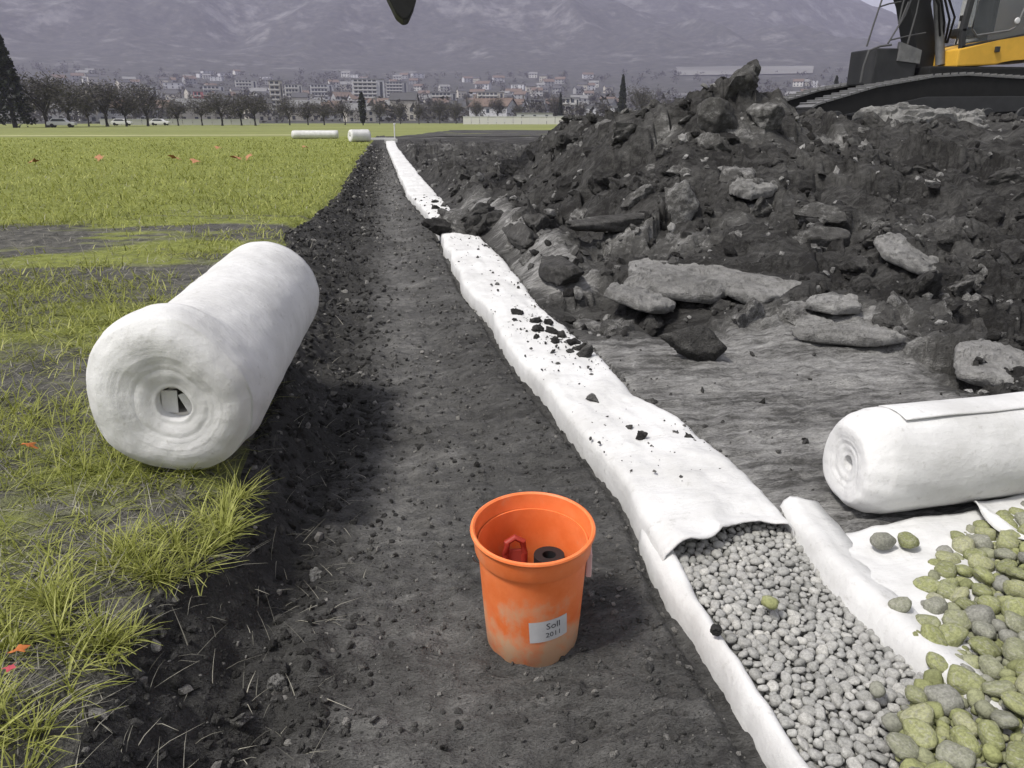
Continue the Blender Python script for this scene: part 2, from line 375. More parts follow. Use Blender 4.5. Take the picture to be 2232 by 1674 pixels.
# ------------------------------------------------------------------ mountain
RID = itp([(-70, 12), (-20, 13), (10, 13.5), (24, 11), (29, 9.0), (32.0, 7.2), (33.5, 6.4), (35.0, 5.75), (38, 5.3), (60, 6.5), (90, 7)])
def foot(r): return 0.285 + 84 * (np.maximum(r - 300, 0) / 1200) ** 1.7
def h_mount(az, r):
    x = r * np.sin(az); y = r * np.cos(az); a = np.degrees(az)
    f = foot(np.minimum(r, 1500)) + 0.0
    top = 3600 * np.tan(np.radians(RID(a))); k = np.clip((r - 1500) / 2100, 0, 1)
    z = f + (top - 82) * (0.35 * k + 0.65 * k ** 1.7)
    n = fbm(x / 420, y / 420, 51, 5); ridge = 1 - np.abs(fbm(x / 300 + 3, y / 500, 55, 4))
    return z + S(k * 3) * (1 - S((k - .8) / .2) * .75) * (70 * n + 85 * (ridge - .6)) 
az = np.radians(np.linspace(-55, 85, 420))[None, :]; rr = np.concatenate([np.linspace(300, 1500, 50), np.linspace(1500, 3650, 190)[1:]])[:, None]
Zm = h_mount(az + 0 * rr, rr + 0 * az)
def mount_mat():
    t = NT('mountain_forest'); p = t.pos()
    n1 = t.noise(p, 0.004, 7, 0.62); n2 = t.noise(t.pos((1, 1, 0.45)), 0.016, 6, 0.7); n3 = t.noise(p, 0.06, 4, 0.7)
    forest = t.ramp(n3, [(0.3, (0.03, 0.033, 0.03)), (0.55, (0.065, 0.065, 0.06)), (0.75, (0.12, 0.115, 0.105))])
    rock = t.ramp(n3, [(0.3, (0.12, 0.12, 0.12)), (0.7, (0.22, 0.216, 0.212))])
    g = t.node('ShaderNodeNewGeometry'); sp = t.node('ShaderNodeSeparateXYZ'); t.l.new(g.outputs['Normal'], sp.inputs[0])
    st = t.math('SUBTRACT', 0.86, sp.outputs[2])
    f = t.math('ADD', t.math('MULTIPLY_ADD', n2, 0.8, t.math('MULTIPLY', n1, 0.4)), t.math('MULTIPLY', st, 0.35))
    t.base(t.mix(t.ramp(f, [(0.62, 0.0), (0.74, 0.85)]), forest, rock))
    return t.m
M['mount'] = mount_mat()
X = rr * np.sin(az); Y = rr * np.cos(az)
tag(obj('mountain', mesh_np('mountain', np.stack([X, Y, Zm], -1).reshape(-1, 3), grid_quads(*X.shape)), M['mount']), kind='structure')
# pale terrace at the foot of the slope
azt = np.radians(np.linspace(20.5, 29.6, 40))[None, :]; rt = np.linspace(1400, 1600, 14)[:, None]
Zt = h_mount(azt + 0 * rt, rt + 0 * azt) + 1.5
tag(obj('terrace', mesh_np('terrace', np.stack([rt * np.sin(azt), rt * np.cos(azt), Zt], -1).reshape(-1, 3), grid_quads(*Zt.shape)), plain('terrace_stone', (0.20, 0.198, 0.19), 0.9, var=.6, scale=0.006)), kind='structure')

# ------------------------------------------------------------------ the wrapped drain
def drain_z(x, y): # crown of the wrap
    w = dr(y) - dl(y); k = np.clip((x - dl(y)) / w, 0, 1)
    return 0.10 + 0.045 * np.sin(PI * k)
drain = thing('drain_wrap', 'long white geotextile drain wrap running down the trench to the horizon', 'drain wrap', (0, 0, 0))
ys = [2.05]
while ys[-1] < 45: ys.append(ys[-1] + max(0.016, 0.011 * ys[-1]))
ys = np.array(ys)[:, None]
cs = np.array([(0.02, -.10), (.0, -.05), (-.004, 0.0), (-.003, .05), (.004, .084), (.018, .103), (.05, .114)] + [(k, None) for k in np.linspace(.10, .90, 26)] + [(.95, .116), (.985, .108), (1.0, .085), (1.012, .03)], dtype=object)
uu = np.array([c[0] for c in cs], float)[None, :]
zz = np.array([c[1] if c[1] is not None else .117 + .012 * math.sin(PI * c[0]) ** .8 for c in cs], float)[None, :]
wv = 0.034 * fbm(ys * 1.9, 0 * ys, 61) + .006 * fbm(ys * 7, 0 * ys, 62)
wr = 0.018 * fbm(ys * 3.3, 0 * ys + 7, 63) + .025 * fbm(ys * .9, 0 * ys + 3, 64)
L = dl(ys) + wv; Rr = dr(ys) + wr
Xd = L + (Rr - L) * uu; Yd = ys + 0 * uu
# the loose front edge of the flap bows forward on the left and right
front = S((2.35 - ys) / 0.3)
Yd = Yd + front * (-.02 + .07 * np.sin(PI * np.clip(uu * 1.1 - .25, 0, 1)) ** 2 - .06 * (1 - np.clip(uu, 0, 1)))
cr = fbm(Xd * 5, Yd * 2.0, 65) * .013 + fbm(Xd * 18 + Yd * 4, Yd * 9, 66, 3) * .009 - .014 * np.abs(fbm(Xd * 6 + Yd * 5, Yd * 5 - Xd * 3, 69, 2)) ** .5 + .020 * (1 - np.abs(fbm(Xd * 2.4 - Yd * .9, Yd * 2.6, 67, 3)) * 2)*.6
inner = S((uu - .03) / .1) * S((1.0 - uu) / .06)
Zd = zz + cr * (0.25 + .75 * inner) + front * .018 * inner + .012 * fbm(ys * 1.1, 0 * ys, 68)
Zd = Zd + (h_trench(dl(ys) - .3, ys) - 0) * .4 + .25 * S((ys - 42) / 6)
Zd = Zd + .10 * np.exp(-((ys - 7.9) / .5) ** 2) * inner * 0 
top = obj('closed_top', mesh_np('closed_top', np.stack([Xd, Yd, Zd], -1).reshape(-1, 3), grid_quads(*Xd.shape)), M['geo'], drain)
sm = top.modifiers.new('thick', 'SOLIDIFY'); sm.thickness = 0.006; sm.offset = -1
# open liner: left lip, bed under the gravel, right lip that flops outwards
yl = np.arange(0.55, 2.22, 0.014)[:, None]
prof = [(.02, -.10), (.014, -.05), (.012, .0), (.014, .04), (.020, .07), (.030, .092), (.042, .098), (.054, .092), (.064, .078), (.072, .055), (.085, .03)]
prof += [(.085 + k * .40, .02) for k in np.linspace(.1, .9, 6)]
prof += [(.49, .03), (.50, .07), (.508, .105), (.522, .135), (.545, .148), (.575, .143), (.61, .128), (.66, .118)]
pu = np.array([p[0] for p in prof])[None, :]; pz = np.array([p[1] for p in prof])[None, :]
lw = .012 * fbm(yl * 4, 0 * yl, 71) + .007 * fbm(yl * 13, 0 * yl, 72)
flare = 0.02 * S((1.9 - yl) / .8)
Xl = dl(yl) - .03 * S((yl - 1.62) / .42) * (pu < .03) + pu + lw * (pu < .3) + flare * ((pu > -.01) & (pu < .07)) * .6 - .02 * fbm(yl * 3, 0 * yl, 74) * (pu > .45) + .03 * S((1.75 - yl) / .5) * (pu > .45) * (pu - .45) * 2
Zl = pz + .008 * fbm(yl * 6 + pu * 9, pu * 14, 73) + .012 * fbm(yl * 2.5, 0 * yl, 75) * (np.abs(pu - .02) < .06)
ol = obj('open_liner', mesh_np('open_liner', np.stack([Xl, yl + 0 * pu, Zl], -1).reshape(-1, 3), grid_quads(*Xl.shape)), M['geo'], drain)
sm = ol.modifiers.new('thick', 'SOLIDIFY'); sm.thickness = 0.005
# flat sheet leaving the drain towards the right
def sheet(name, x0, x1, y0, y1, z, seed, curl=0, parent=None, curve=0):
    xs = np.linspace(0, 1, 90)[None, :]; ts = np.linspace(0, 1, 50)[:, None]
    Xs = x0 + (x1 - x0) * xs + curve * (ts - .5) ** 2 * (1 - xs) + 0 * ts; ya = y0 + (y1 - y0) * ts + .11 * (Xs - 1.35) * .9 * ts
    ya = ya + .02 * fbm(Xs * 3, ya * 3, seed)
    zs = z + .014 * fbm(Xs * 4, ya * 5, seed + 1) + .008 * fbm(Xs * 12, ya * 12, seed + 2, 3)
    if curl: zs = zs + curl * np.exp(-((Xs - x0 - .035) / .03) ** 2)
    o = obj(name, mesh_np(name, np.stack([Xs, ya, zs], -1).reshape(-1, 3), grid_quads(*Xs.shape)), M['geo'], parent)
    s = o.modifiers.new('thick', 'SOLIDIFY'); s.thickness = .005
    return o
tag(sheet('geotextile_sheet', 1.345, 2.2, 1.25, 1.99, .128, 81), 'flat white geotextile sheet between the drain and the right roll, cobbles on it', 'fabric sheet')

# ------------------------------------------------------------------ stones
def ico(sub):
    bm = bmesh.new(); bmesh.ops.create_icosphere(bm, subdivisions=sub, radius=1)
    v = np.array([x.co[:] for x in bm.verts]); f = np.array([[q.index for q in p.verts] for p in bm.faces]); bm.free()
    return v, f
I1, I2, I3, I4, I5 = ico(1), ico(2), ico(3), ico(4), ico(5)
def n3(v, sc, seed): return (fbm(v[:, 0] * sc + 7, v[:, 1] * sc + 3, seed, 3) + fbm(v[:, 1] * sc + 5, v[:, 2] * sc + 9, seed + 1, 3) + fbm(v[:, 2] * sc + 2, v[:, 0] * sc + 4, seed + 2, 3)) / 1.7
def pebble(base, seed):
    v, f = base; r = np.random.default_rng(seed); w = v.copy()
    p = r.uniform(1.9, 3.0); w = np.sign(w) * np.abs(w) ** (2 / p); w /= np.max(np.linalg.norm(w, axis=1))
    n_ = r.normal(size=(6, 3)); n_ /= np.linalg.norm(n_, axis=1)[:, None]; u_ = w / np.linalg.norm(w, axis=1)[:, None]; dt = u_ @ n_.T
    lim = np.min(np.where(dt > .1, r.uniform(.66, .9, 6) / np.maximum(dt, .1), 9), axis=1); ln_ = np.linalg.norm(w, axis=1)
    w = w * (np.minimum(ln_, lim * .6 + ln_ * .4) / ln_)[:, None]
    w = w * (1 + .20 * n3(v, 1.3, seed) + .05 * n3(v, 4, seed + 9))[:, None]
    return w * np.array([1, r.uniform(.68, .95), r.uniform(.45, .7)]), f
def clod(base, seed, planes=9, rough=.16):
    v, f = base; r = np.random.default_rng(seed)
    n = r.normal(size=(planes, 3)); n /= np.linalg.norm(n, axis=1)[:, None]; d = r.uniform(.55, .9, planes)
    dots = v @ n.T; rad = np.min(np.where(dots > .05, d / np.maximum(dots, .05), 9), axis=1); rad = np.minimum(rad, 1.15)
    rad = rad * (1 + rough * n3(v, 2.2, seed) + .5 * rough * n3(v, 6, seed + 3))
    return v * rad[:, None] * np.array([1, r.uniform(.65, 1), r.uniform(.5, .85)]), f
def rotz_tilt(n, tilt, rng):
    a = rng.uniform(0, 2 * PI, n); b = rng.normal(0, tilt, n); c = rng.normal(0, tilt, n)
    return np.stack([b, c, a], 1)
def join_many(protos, P, Rt, Sc, tint):
    VV, FF, TT = [], [], []; off = 0
    for i in range(len(P)):
        v, f = protos[i % len(protos)]; m = np.array(Euler(Rt[i]).to_matrix())
        w = (v * Sc[i]) @ m.T + P[i]; VV.append(w); FF.append(f + off); TT.append(np.full(len(v), tint[i])); off += len(v)
    return np.concatenate(VV), np.concatenate(FF), np.concatenate(TT)
def pack(n, region, zf, rmin, rmax, power, over=0.82, tries=30, grid=None, cellsz=.04):
    """drops n stones, largest first, so that they touch but hardly overlap"""
    rad = np.sort(rmin * (rmax / rmin) ** (RNG.uniform(0, 1, n) ** power))[::-1]
    out = []; grid = {} if grid is None else grid
    x0, x1, y0, y1 = region[:4]; ok = region[4]
    for r in rad:
        for _ in range(tries):
            x = RNG.uniform(x0, x1); y = RNG.uniform(y0, y1)
            if not ok(x, y): continue
            gx, gy = int(x // cellsz), int(y // cellsz); hit = False; m = int(math.ceil(2 * rmax / cellsz))
            for i in range(gx - m, gx + m + 1):
                for j in range(gy - m, gy + m + 1):
                    for (a, b, c) in grid.get((i, j), ()):
                        if (a - x) ** 2 + (b - y) ** 2 < ((c + r) * over) ** 2: hit = True; break
                    if hit: break
                if hit: break
            if not hit:
                grid.setdefault((gx, gy), []).append((x, y, r)); out.append((x, y, r)); break
    return out
PEB = [pebble(I3, 100 + k) for k in range(10)]; PEB1 = [pebble(I2, 140 + k) for k in range(8)]
PEBM = [mesh_np('stone', v, None, f) for v, f in PEB]
PEBC = [mesh_np('cobble_stone', v, None, f) for v, f in PEB]
for m_ in PEBM: m_.materials.append(M['gravel'])
for m_ in PEBC: m_.materials.append(M['cobble'])
def cob_edge(y): return np.interp(y, [.5, 1.05, 1.2, 1.3, 1.6, 1.8, 2.0], [.94, 1.01, 1.09, 1.27, 1.47, 1.66, 2.0])
gravel_z = lambda x, y: .072 + .012 * math.sin(x * 9) * math.sin(y * 5) + .03 * max(0, min(1, (x - 1.1) / .2)) * max(0, min(1, (1.6 - y) / .4))
gb = thing('gravel_bed', 'bed of small pale grey rounded gravel filling the open white liner', 'gravel')
Xb, Yb = np.meshgrid(np.linspace(.84, 1.32, 40), np.linspace(.55, 2.3, 100))
Xb = Xb + (dl(Yb) - .79)
base_mat = stone('gravel_shade', [(0, (.16, .16, .15)), (1, (.3, .3, .28))], .004)
obj('gravel_floor', mesh_np('gravel_floor', np.stack([Xb, Yb, .05 + .01 * fbm(Xb * 30, Yb * 30, 91)], -1).reshape(-1, 3), grid_quads(*Xb.shape)), base_mat, gb)
reg = (.84, 1.32, .75, 2.25, lambda x, y: dl(y) + .075 < x < 1.305 + (dl(y) - .79) * .5)
st = pack(3400, reg, gravel_z, .0075, .021, 2.2, over=.80)
st += [(x, y, -r) for x, y, r in pack(1500, reg, gravel_z, .006, .013, 1.5, over=.8)]
st.sort(key=lambda q: -q[2] / (q[1] + .5))
P = []; Rt = rotz_tilt(len(st), .35, RNG); Sc = []
for i, (x, y, r) in enumerate(st):
    z = gravel_z(x, y) + (abs(r) * .15 if r > 0 else -.012) + RNG.uniform(-.004, .005)
    P.append((x, y, z)); Sc.append(abs(r) * 1.12)
for i in range(300):
    obj('stone', PEBM[i % 10], None, gb, P[i], tuple(Rt[i]), (Sc[i],) * 3)
v, f, tt = join_many(PEB1, np.array(P[300:]), Rt[300:], Sc[300:], RNG.uniform(0, 1, len(P)))
tag(obj('gravel', mesh_np('gravel', v, None, f, True, tt), M['gravel'], gb), kind='stuff')
# cobbles spilled over the right lip and the sheet
cob_z = lambda x, y: .125 + .13 * float(S((x - cob_edge(y) - .02) / .75)) + .0 * y
cp = thing('cobble_pile', 'pile of olive and grey river cobbles spilled over the white sheet', 'cobbles')
xs = np.linspace(0, 1, 60)[None, :]; yc = np.linspace(.5, 2.0, 60)[:, None]
Xc = cob_edge(yc) + .05 + xs * (2.9 - cob_edge(yc)); Zc = .105 + .11 * S((Xc - cob_edge(yc) - .02) / .75) + .02 * fbm(Xc * 25, yc * 25, 93)
obj('cobble_core', mesh_np('cobble_core', np.stack([Xc, yc + 0 * xs, Zc], -1).reshape(-1, 3), grid_quads(*Xc.shape)), base_mat, cp)
regc = (.95, 2.75, .72, 2.12, lambda x, y: x > cob_edge(y) and y < 1.93 + .28 * (x - 1.9) + (0 if x > 1.9 else 0) and x - 0.62 * y < 1.75)
cs_ = pack(1000, regc, cob_z, .014, .043, 1.2, over=.74, cellsz=.06)
cs_ += [(1.52, 1.87, .040), (1.60, 1.86, .034), (1.34, 1.44, .026), (1.12, 1.30, .022), (1.36, 1.56, .030), (1.24, 1.29, .024), (1.56, 1.62, .035), (1.02, 1.66, .024)]
small = pack(2600, regc, cob_z, .008, .02, 1.2, over=.75)
cs_.sort(key=lambda q: -q[2])
for i, (x, y, r) in enumerate(cs_[:300]):
    s = r * 1.15; inpile = x > cob_edge(y)
    z = (cob_z(x, y) + r * .30) if inpile else ((.085 if x < 1.29 else .145) + r * .35)
    obj('cobble', PEBC[i % 10], None, cp, (x, y, z), tuple(rotz_tilt(1, .3, RNG)[0]), (s, s, s * RNG.uniform(.85, 1.15)))
rest = cs_[300:] + small
P = [(x, y, cob_z(x, y) + (.0 if r > .02 else -.012) + RNG.uniform(-.006, .006)) for x, y, r in rest]
v, f, tt = join_many(PEB1, np.array(P), rotz_tilt(len(P), .4, RNG), [q[2] * 1.15 for q in rest], RNG.uniform(0, 1, len(P)))
tag(obj('small_cobbles', mesh_np('small_cobbles', v, None, f, True, tt), M['cobble'], cp), kind='stuff')

# ------------------------------------------------------------------ geotextile rolls
def roll(name, label, loc, ry, length, r, core, seed, collar=None, n=96, steps=60, tilt=0, lap0=68, shoulder=.05, dish=.05, squash=0, lay=44):
    """a wound roll lying along local +Y, its open end at y = 0"""
    root = thing(name, label, 'fabric roll', loc, ry)
    root.rotation_euler = (tilt, 0, ry)
    a = np.linspace(0, 2 * PI, n + 1)[None, :-1]; y = np.linspace(0, 1, steps)[:, None] ** 1.15 * length
    rad = r * (1 + .012 * fbm(np.cos(a) * 2 + 3, y * 2 + np.sin(a) * 2, seed) - .02 * np.maximum(0, -np.sin(a) - .93) * 8) + .004 * fbm(np.cos(a) * 5, y * 9 + np.sin(a) * 5, seed + 1)
    ox = 0 * y; oz = 0 * y; sk = 0
    if collar:
        w, dr_, cx, cz = collar; k = 1 - S((y - w * (.55 + .12 * np.cos(a - 2.2))) / .05); rad = rad + dr_ * k; ox = cx * k; oz = cz * k
    rad = rad * (1 + squash * (1 - S(y / .5)) * (.6 * np.cos(2 * (a - 2.2)) + .5 * np.cos(3 * a + 1.0) + .3 * np.cos(5 * a))) 
    rad = rad - (1 - S(y / .05)) * .010
    X_ = rad * np.cos(a) + ox; Z_ = rad * np.sin(a) + oz; Y_ = y + 0 * a + .02 * np.sin(a - 1.0) * (1 - S(y / .3))
    # the far end closes; the near end steps inward layer by layer
    V0 = np.stack([X_, Y_, Z_], -1)
    fr = np.array([1.0] + list(np.linspace(.985, core / r * 1.02, lay)))[::-1]
    ring = []
    cx_, cz_ = V0[0, :, 0].mean(), V0[0, :, 2].mean()
    for i, q in enumerate(fr[:-1]):
        X0, Z0 = (V0[0, :, 0] - cx_) * q, (V0[0, :, 2] - cz_) * q
        yq = shoulder * (max(0, (q - .70) / .30) ** 2.0 - 1) + dish * max(0, (.62 - q) / .62) ** 1.2
        yy = V0[0, :, 1] * q + yq + .011 * fbm(X0 * 8 + seed, Z0 * 8, seed + 20, 3) + (.0017 * (i % 2) * (.35 + .65 * vnoise(np.cos(a[0]) * 1.5 + i * .21, np.sin(a[0]) * 1.5, seed + 3)) + .004 * fbm(np.array([i * .23]), np.array([seed * .7]), 5)[0])
        ring.append(np.stack([X0 + cx_ * q, yy, Z0 + cz_ * q], -1))
    hole = [np.stack([core * np.cos(a[0]), np.full(n, d), core * np.sin(a[0])], -1) for d in (length * .6, dish + .03)]
    cap = [V0[-1] * np.array([q, 1, q]) + np.array([0, (1 - q) * .01, 0]) for q in (.985, .9, .5, .02)]
    allr = hole + ring + [V0[i] for i in range(steps)] + cap
    G = np.stack(allr, 0); nr = len(allr); G = np.concatenate([G, G[:, :1]], 1)
    nc = n + 1
    i = np.arange(nr * nc).reshape(nr, nc); q = np.stack([i[:-1, :-1], i[:-1, 1:], i[1:, 1:], i[1:, :-1]], -1).reshape(-1, 4)
    body = obj('wound_fabric', mesh_np('wound_fabric', G.reshape(-1, 3), q), M['geo'], root)
    tube = MB().lathe([(core * .97, .02), (core * .97, length * .6), (core * .80, length * .6), (core * .80, .02), (core * .97, .02)], n=40, axis='y')
    tube.build('cardboard_core', M['core'], root, smooth=True)
    # the outer end of the cloth shows as a thin lap along the roll
    la = np.linspace(0, 1, 14)[None, :]; ly = np.linspace(.09, length - .02, 70)[:, None]
    ang = R(lap0) + la * R(42) + .03 * fbm(ly * 3, 0 * ly, seed + 7); rl = r * 1.004 + .004 * (1 - la) ** 2 + .002 + .004 * fbm(ly * 4, la * 3, seed + 8)
    Gx = rl * np.cos(ang); Gz = rl * np.sin(ang)
    lap = obj('loose_end', mesh_np('loose_end', np.stack([Gx, ly + 0 * la, Gz], -1).reshape(-1, 3), grid_quads(*Gx.shape)), M['geo'], root)
    sm_ = lap.modifiers.new('thick', 'SOLIDIFY'); sm_.thickness = .004
    return root
M['core'] = plain('cardboard', (0.55, 0.53, 0.48), 0.85)
LR = roll('geotextile_roll', 'thick white geotextile roll on the grass at the trench edge', (-.745, 2.42, .565), R(-3.1), 1.42, .262, .055, 5, collar=(.22, .016, -.028, .018), tilt=R(2.2), lap0=215, shoulder=.045, dish=.035, squash=.04)
# a crushed tab of cloth closing the core, torn into a black slit
tab = MB()
for (c, d, rz) in [((-.030, .012, .002), (.050, .006, .085), .12), ((.032, .016, -.006), (.042, .006, .08), -.3)]:
    tab.box(c, d, Euler((R(8), rz, R(6))))
tab.build('core_plug', M['geo'], LR, bevel=.002)
RRo = roll('geotextile_roll', 'white geotextile roll lying on grey soil beside the cobbles', (1.622, 2.185, .285), R(-90) + R(4), 2.1, .190, .028, 9, shoulder=.07, dish=.03, squash=.02)

tail = sheet('unrolled_tail', 1.93, 3.7, 1.70, 2.0, .150, 84, curl=.030, curve=.30); tag(tail, 'loose white geotextile flap overlapping the sheet under the right roll', 'fabric sheet')

# ------------------------------------------------------------------ orange bucket
def bucket_mat():
    t = NT('orange_plastic'); p = t.coord(); sp = t.node('ShaderNodeSeparateXYZ'); t.l.new(p, sp.inputs[0])
    n1 = t.noise(p, 9, 6, 0.65); n2 = t.noise(t.coord((1, 1, .3)), 40, 4, .6)
    c = t.ramp(n1, [(0.3, (0.80, 0.17, 0.035)), (0.7, (0.92, 0.26, 0.09))])
    hgt = t.node('ShaderNodeMapRange'); hgt.inputs['From Min'].default_value = 0.0; hgt.inputs['From Max'].default_value = 0.30; hgt.inputs['To Min'].default_value = .36; hgt.inputs['To Max'].default_value = -.06
    t.l.new(sp.outputs[2], hgt.inputs[0])
    d = t.math('ADD', t.math('MULTIPLY_ADD', n1, 1.0, t.math('MULTIPLY_ADD', n2, .35, -.22)), hgt.outputs[0])
    t.base(t.mix(t.ramp(d, [(0.52, 0.0), (0.80, 0.85)]), c, (0.60, 0.42, 0.27)))
    t.b.inputs['Roughness'].default_value = .5; t.b.inputs['Specular IOR Level'].default_value = .4; t.b.inputs['Subsurface Weight'].default_value = .25; t.b.inputs['Subsurface Radius'].default_value = (.02, .008, .003)
    t.bump(n2, .002, .3)
    return t.m
M['bucket'] = bucket_mat()
BX, BY, BZ = .338, 1.775, -.006
bk = thing('bucket', 'dusty orange plastic bucket with a white sticker standing in the trench', 'bucket', (BX, BY, BZ))
bk.rotation_euler = (R(4.5), R(-1), 0); bk.scale = (1, 1, 1.05)
def br(z): return .134 + (.1535 - .134) * z / .335
MB().lathe([(.001, .004), (.118, .003), (.128, .006), (.1335, .014), (br(.1), .1), (br(.2), .2), (br(.333), .333), (br(.34) , .341), (.150, .341), (br(.3) - .004, .3), (br(.02) - .004, .02), (.12, .010), (.001, .010)], n=72).build('body', M['bucket'], bk, smooth=True)
MB().lathe([(.1515, .318), (.1545, .318), (.1605, .321), (.1625, .327), (.1665, .372), (.1715, .376), (.1735, .381), (.1715, .386), (.166, .388), (.161, .384), (.1575, .34), (.1515, .318)], n=72).build('rim', M['bucket'], bk, smooth=True)
lugm = plain('lug_plastic', (0.72, 0.50, 0.48), .6)
for s_ in (1,):
    lg = MB().box((s_ * .158, .0, .275), (.016, .042, .075)).build('handle_lug', lugm if s_ > 0 else M['bucket'], bk, bevel=.004)
    lg.rotation_euler = (0, 0, R(-12))
pts = [(.166 * math.cos(t), .01 + .09 * math.sin(t) * .55 + .105 * math.sin(t), .285 - .16 * math.sin(t)) for t in np.linspace(0, PI, 24)]
MB().tube([(p[0], p[1] + .02, p[2]) for p in pts], .0022, 6).build('wire_handle', plain('handle_wire', (.3, .3, .3), .4, .9), bk, smooth=True)
# sticker, wrapped on the wall and slightly tilted
def wrap(me, ang0, z0, tiltr, off):
    for v_ in me.vertices:
        x, y = v_.co.x, v_.co.y
        x, y = x * math.cos(tiltr) - y * math.sin(tiltr), x * math.sin(tiltr) + y * math.cos(tiltr)
        z = z0 + y; r_ = br(z) + off; a = ang0 + x / r_
        v_.co = (r_ * math.cos(a), r_ * math.sin(a), z)
    return me
A0 = R(-90 - 11.4 + 20)
gx, gy = np.meshgrid(np.linspace(-.056, .056, 24), np.linspace(-.036, .036, 14))
stk = wrap(mesh_np('sticker', np.stack([gx, gy, 0 * gx], -1).reshape(-1, 3), grid_quads(*gx.shape)), A0, .150, R(4), .0012)
so = obj('sticker', stk, plain('sticker_paper', (.62, .62, .62), .7, var=.2, scale=30), bk)
for txt, dy, sz in (('Soll', .010, .030), ('2011', -.018, .024)):
    cu = bpy.data.curves.new('lettering', 'FONT'); cu.body = txt; cu.size = sz; cu.align_x = 'CENTER'; cu.resolution_u = 2
    to = bpy.data.objects.new('lettering', cu); COL.objects.link(to)
    bpy.context.view_layer.update()
    me = bpy.data.meshes.new_from_object(to.evaluated_get(bpy.context.evaluated_depsgraph_get())); bpy.data.objects.remove(to)
    for v_ in me.vertices: v_.co.x += .012; v_.co.y += dy - .004
    wrap(me, A0, .150, R(4), .0022); me.materials.clear()
    obj('lettering', me, plain('sticker_ink', (.06, .06, .07), .8, var=0), so)
# things in the bucket
rt_ = thing('tool_handle', 'red plastic tool handle standing inside the orange bucket', 'tool', (BX - .045, BY + .045, BZ + .012))
rt_.scale = (1.25, 1.2, 1.08)
hp = MB().tube([(-.022, 0, 0), (-.022, 0, .24), (-.018, 0, .275), (0, 0, .288), (.018, 0, .275), (.022, 0, .24), (.022, 0, 0)], .0085, 10).build('grip', plain('red_rubber', (.36, .045, .03), .5), rt_, smooth=True)
MB().box((0, .002, .13), (.036, .008, .24)).build('blade', plain('tool_red', (.42, .08, .06), .5), rt_, bevel=.002)
tp = thing('tape_reel', 'black ribbed reel lying inside the orange bucket', 'reel', (BX + .055, BY + .035, BZ + .012))
MB().lathe([(.02, .0), (.045, .0), (.045, .25), (.02, .25), (.02, .0)], n=28).build('reel_body', plain('black_rubber', (.02, .02, .022), .6), tp, smooth=True)
for k in range(9):
    a = k * 2 * PI / 9
    MB().box((.045 * math.cos(a), .045 * math.sin(a), .11), (.006, .006, .2), Euler((0, 0, a))).build('rib', plain('grey_rubber', (.12, .12, .12), .6), tp)

# ------------------------------------------------------------------ soil clods
CL3 = [mesh_np('soil_clod', *(lambda q: (q[0], None, q[1]))(clod(I4, 200 + k, 8 + k % 4, .30)), smooth=True) for k in range(12)]
for m_ in CL3: m_.materials.append(M['clod']); m_.set_sharp_from_angle(angle=R(32))
CL1 = [clod(I2 if k % 3 == 0 else I1, 240 + k, 8, .28) for k in range(12)]
CL2 = [clod(I2, 260 + k, 8, .2) for k in range(10)]
# 300 large ones on the heap
cnt = 0; big = []
while cnt < 300:
    y = 2.7 * (14 / 2.7) ** RNG.uniform(0, 1); x = dr(y) + .12 + RNG.uniform(0, 1) * (.78 * y + 1.0)
    if y < 3.6 and RNG.uniform() > (y - 2.6) * .7: continue
    s = (.05 + .16 * RNG.uniform() ** 2.2) * (y / 4.5) ** .45
    if x - dr(y) < s * 1.2 or RNG.uniform() < .97 * float(flat_clay(x, y)) + .85 * float(berm(x, y)): continue
    big.append((x, y, s)); cnt += 1
zb = h_spoil(np.array([b[0] for b in big]), np.array([b[1] for b in big]))
for i, (x, y, s) in enumerate(big):
    r_ = rotz_tilt(1, .5, RNG)[0]
    obj('soil_clod', CL3[i % 12], None, spoil, (x, y, zb[i] - s * .12), tuple(r_), (s, s * RNG.uniform(.7, 1.1), s * RNG.uniform(.6, 1.1)))
# the countless smaller ones
N = 7500
y = 2.15 * (26 / 2.15) ** RNG.uniform(0, 1, N); x = dr(y) + .05 + RNG.uniform(0, 1, N) * (.85 * y + 1.0)
dens = (1 - .90 * flat_clay(x, y)) * (1 - .7 * berm(x, y)); keep = RNG.uniform(0, 1, N) < dens * (.35 + .65 * (fbm(x * 1.2, y * 1.2, 97) > -.15))
x, y = x[keep], y[keep]; N = len(x)
s = (.008 + .050 * RNG.uniform(0, 1, N) ** 3) * np.maximum(1, y / 3.2) ** .55 * (1 - .5 * flat_clay(x, y))
P = np.stack([x, y, h_spoil(x, y) + s * .05], 1)
v, f, tt = join_many(CL1, P, rotz_tilt(N, .8, RNG), s, RNG.uniform(-.6, .9, N))
tag(obj('small_clods', mesh_np('small_clods', v, None, f, False, tt), M['clod'], spoil), kind='stuff')
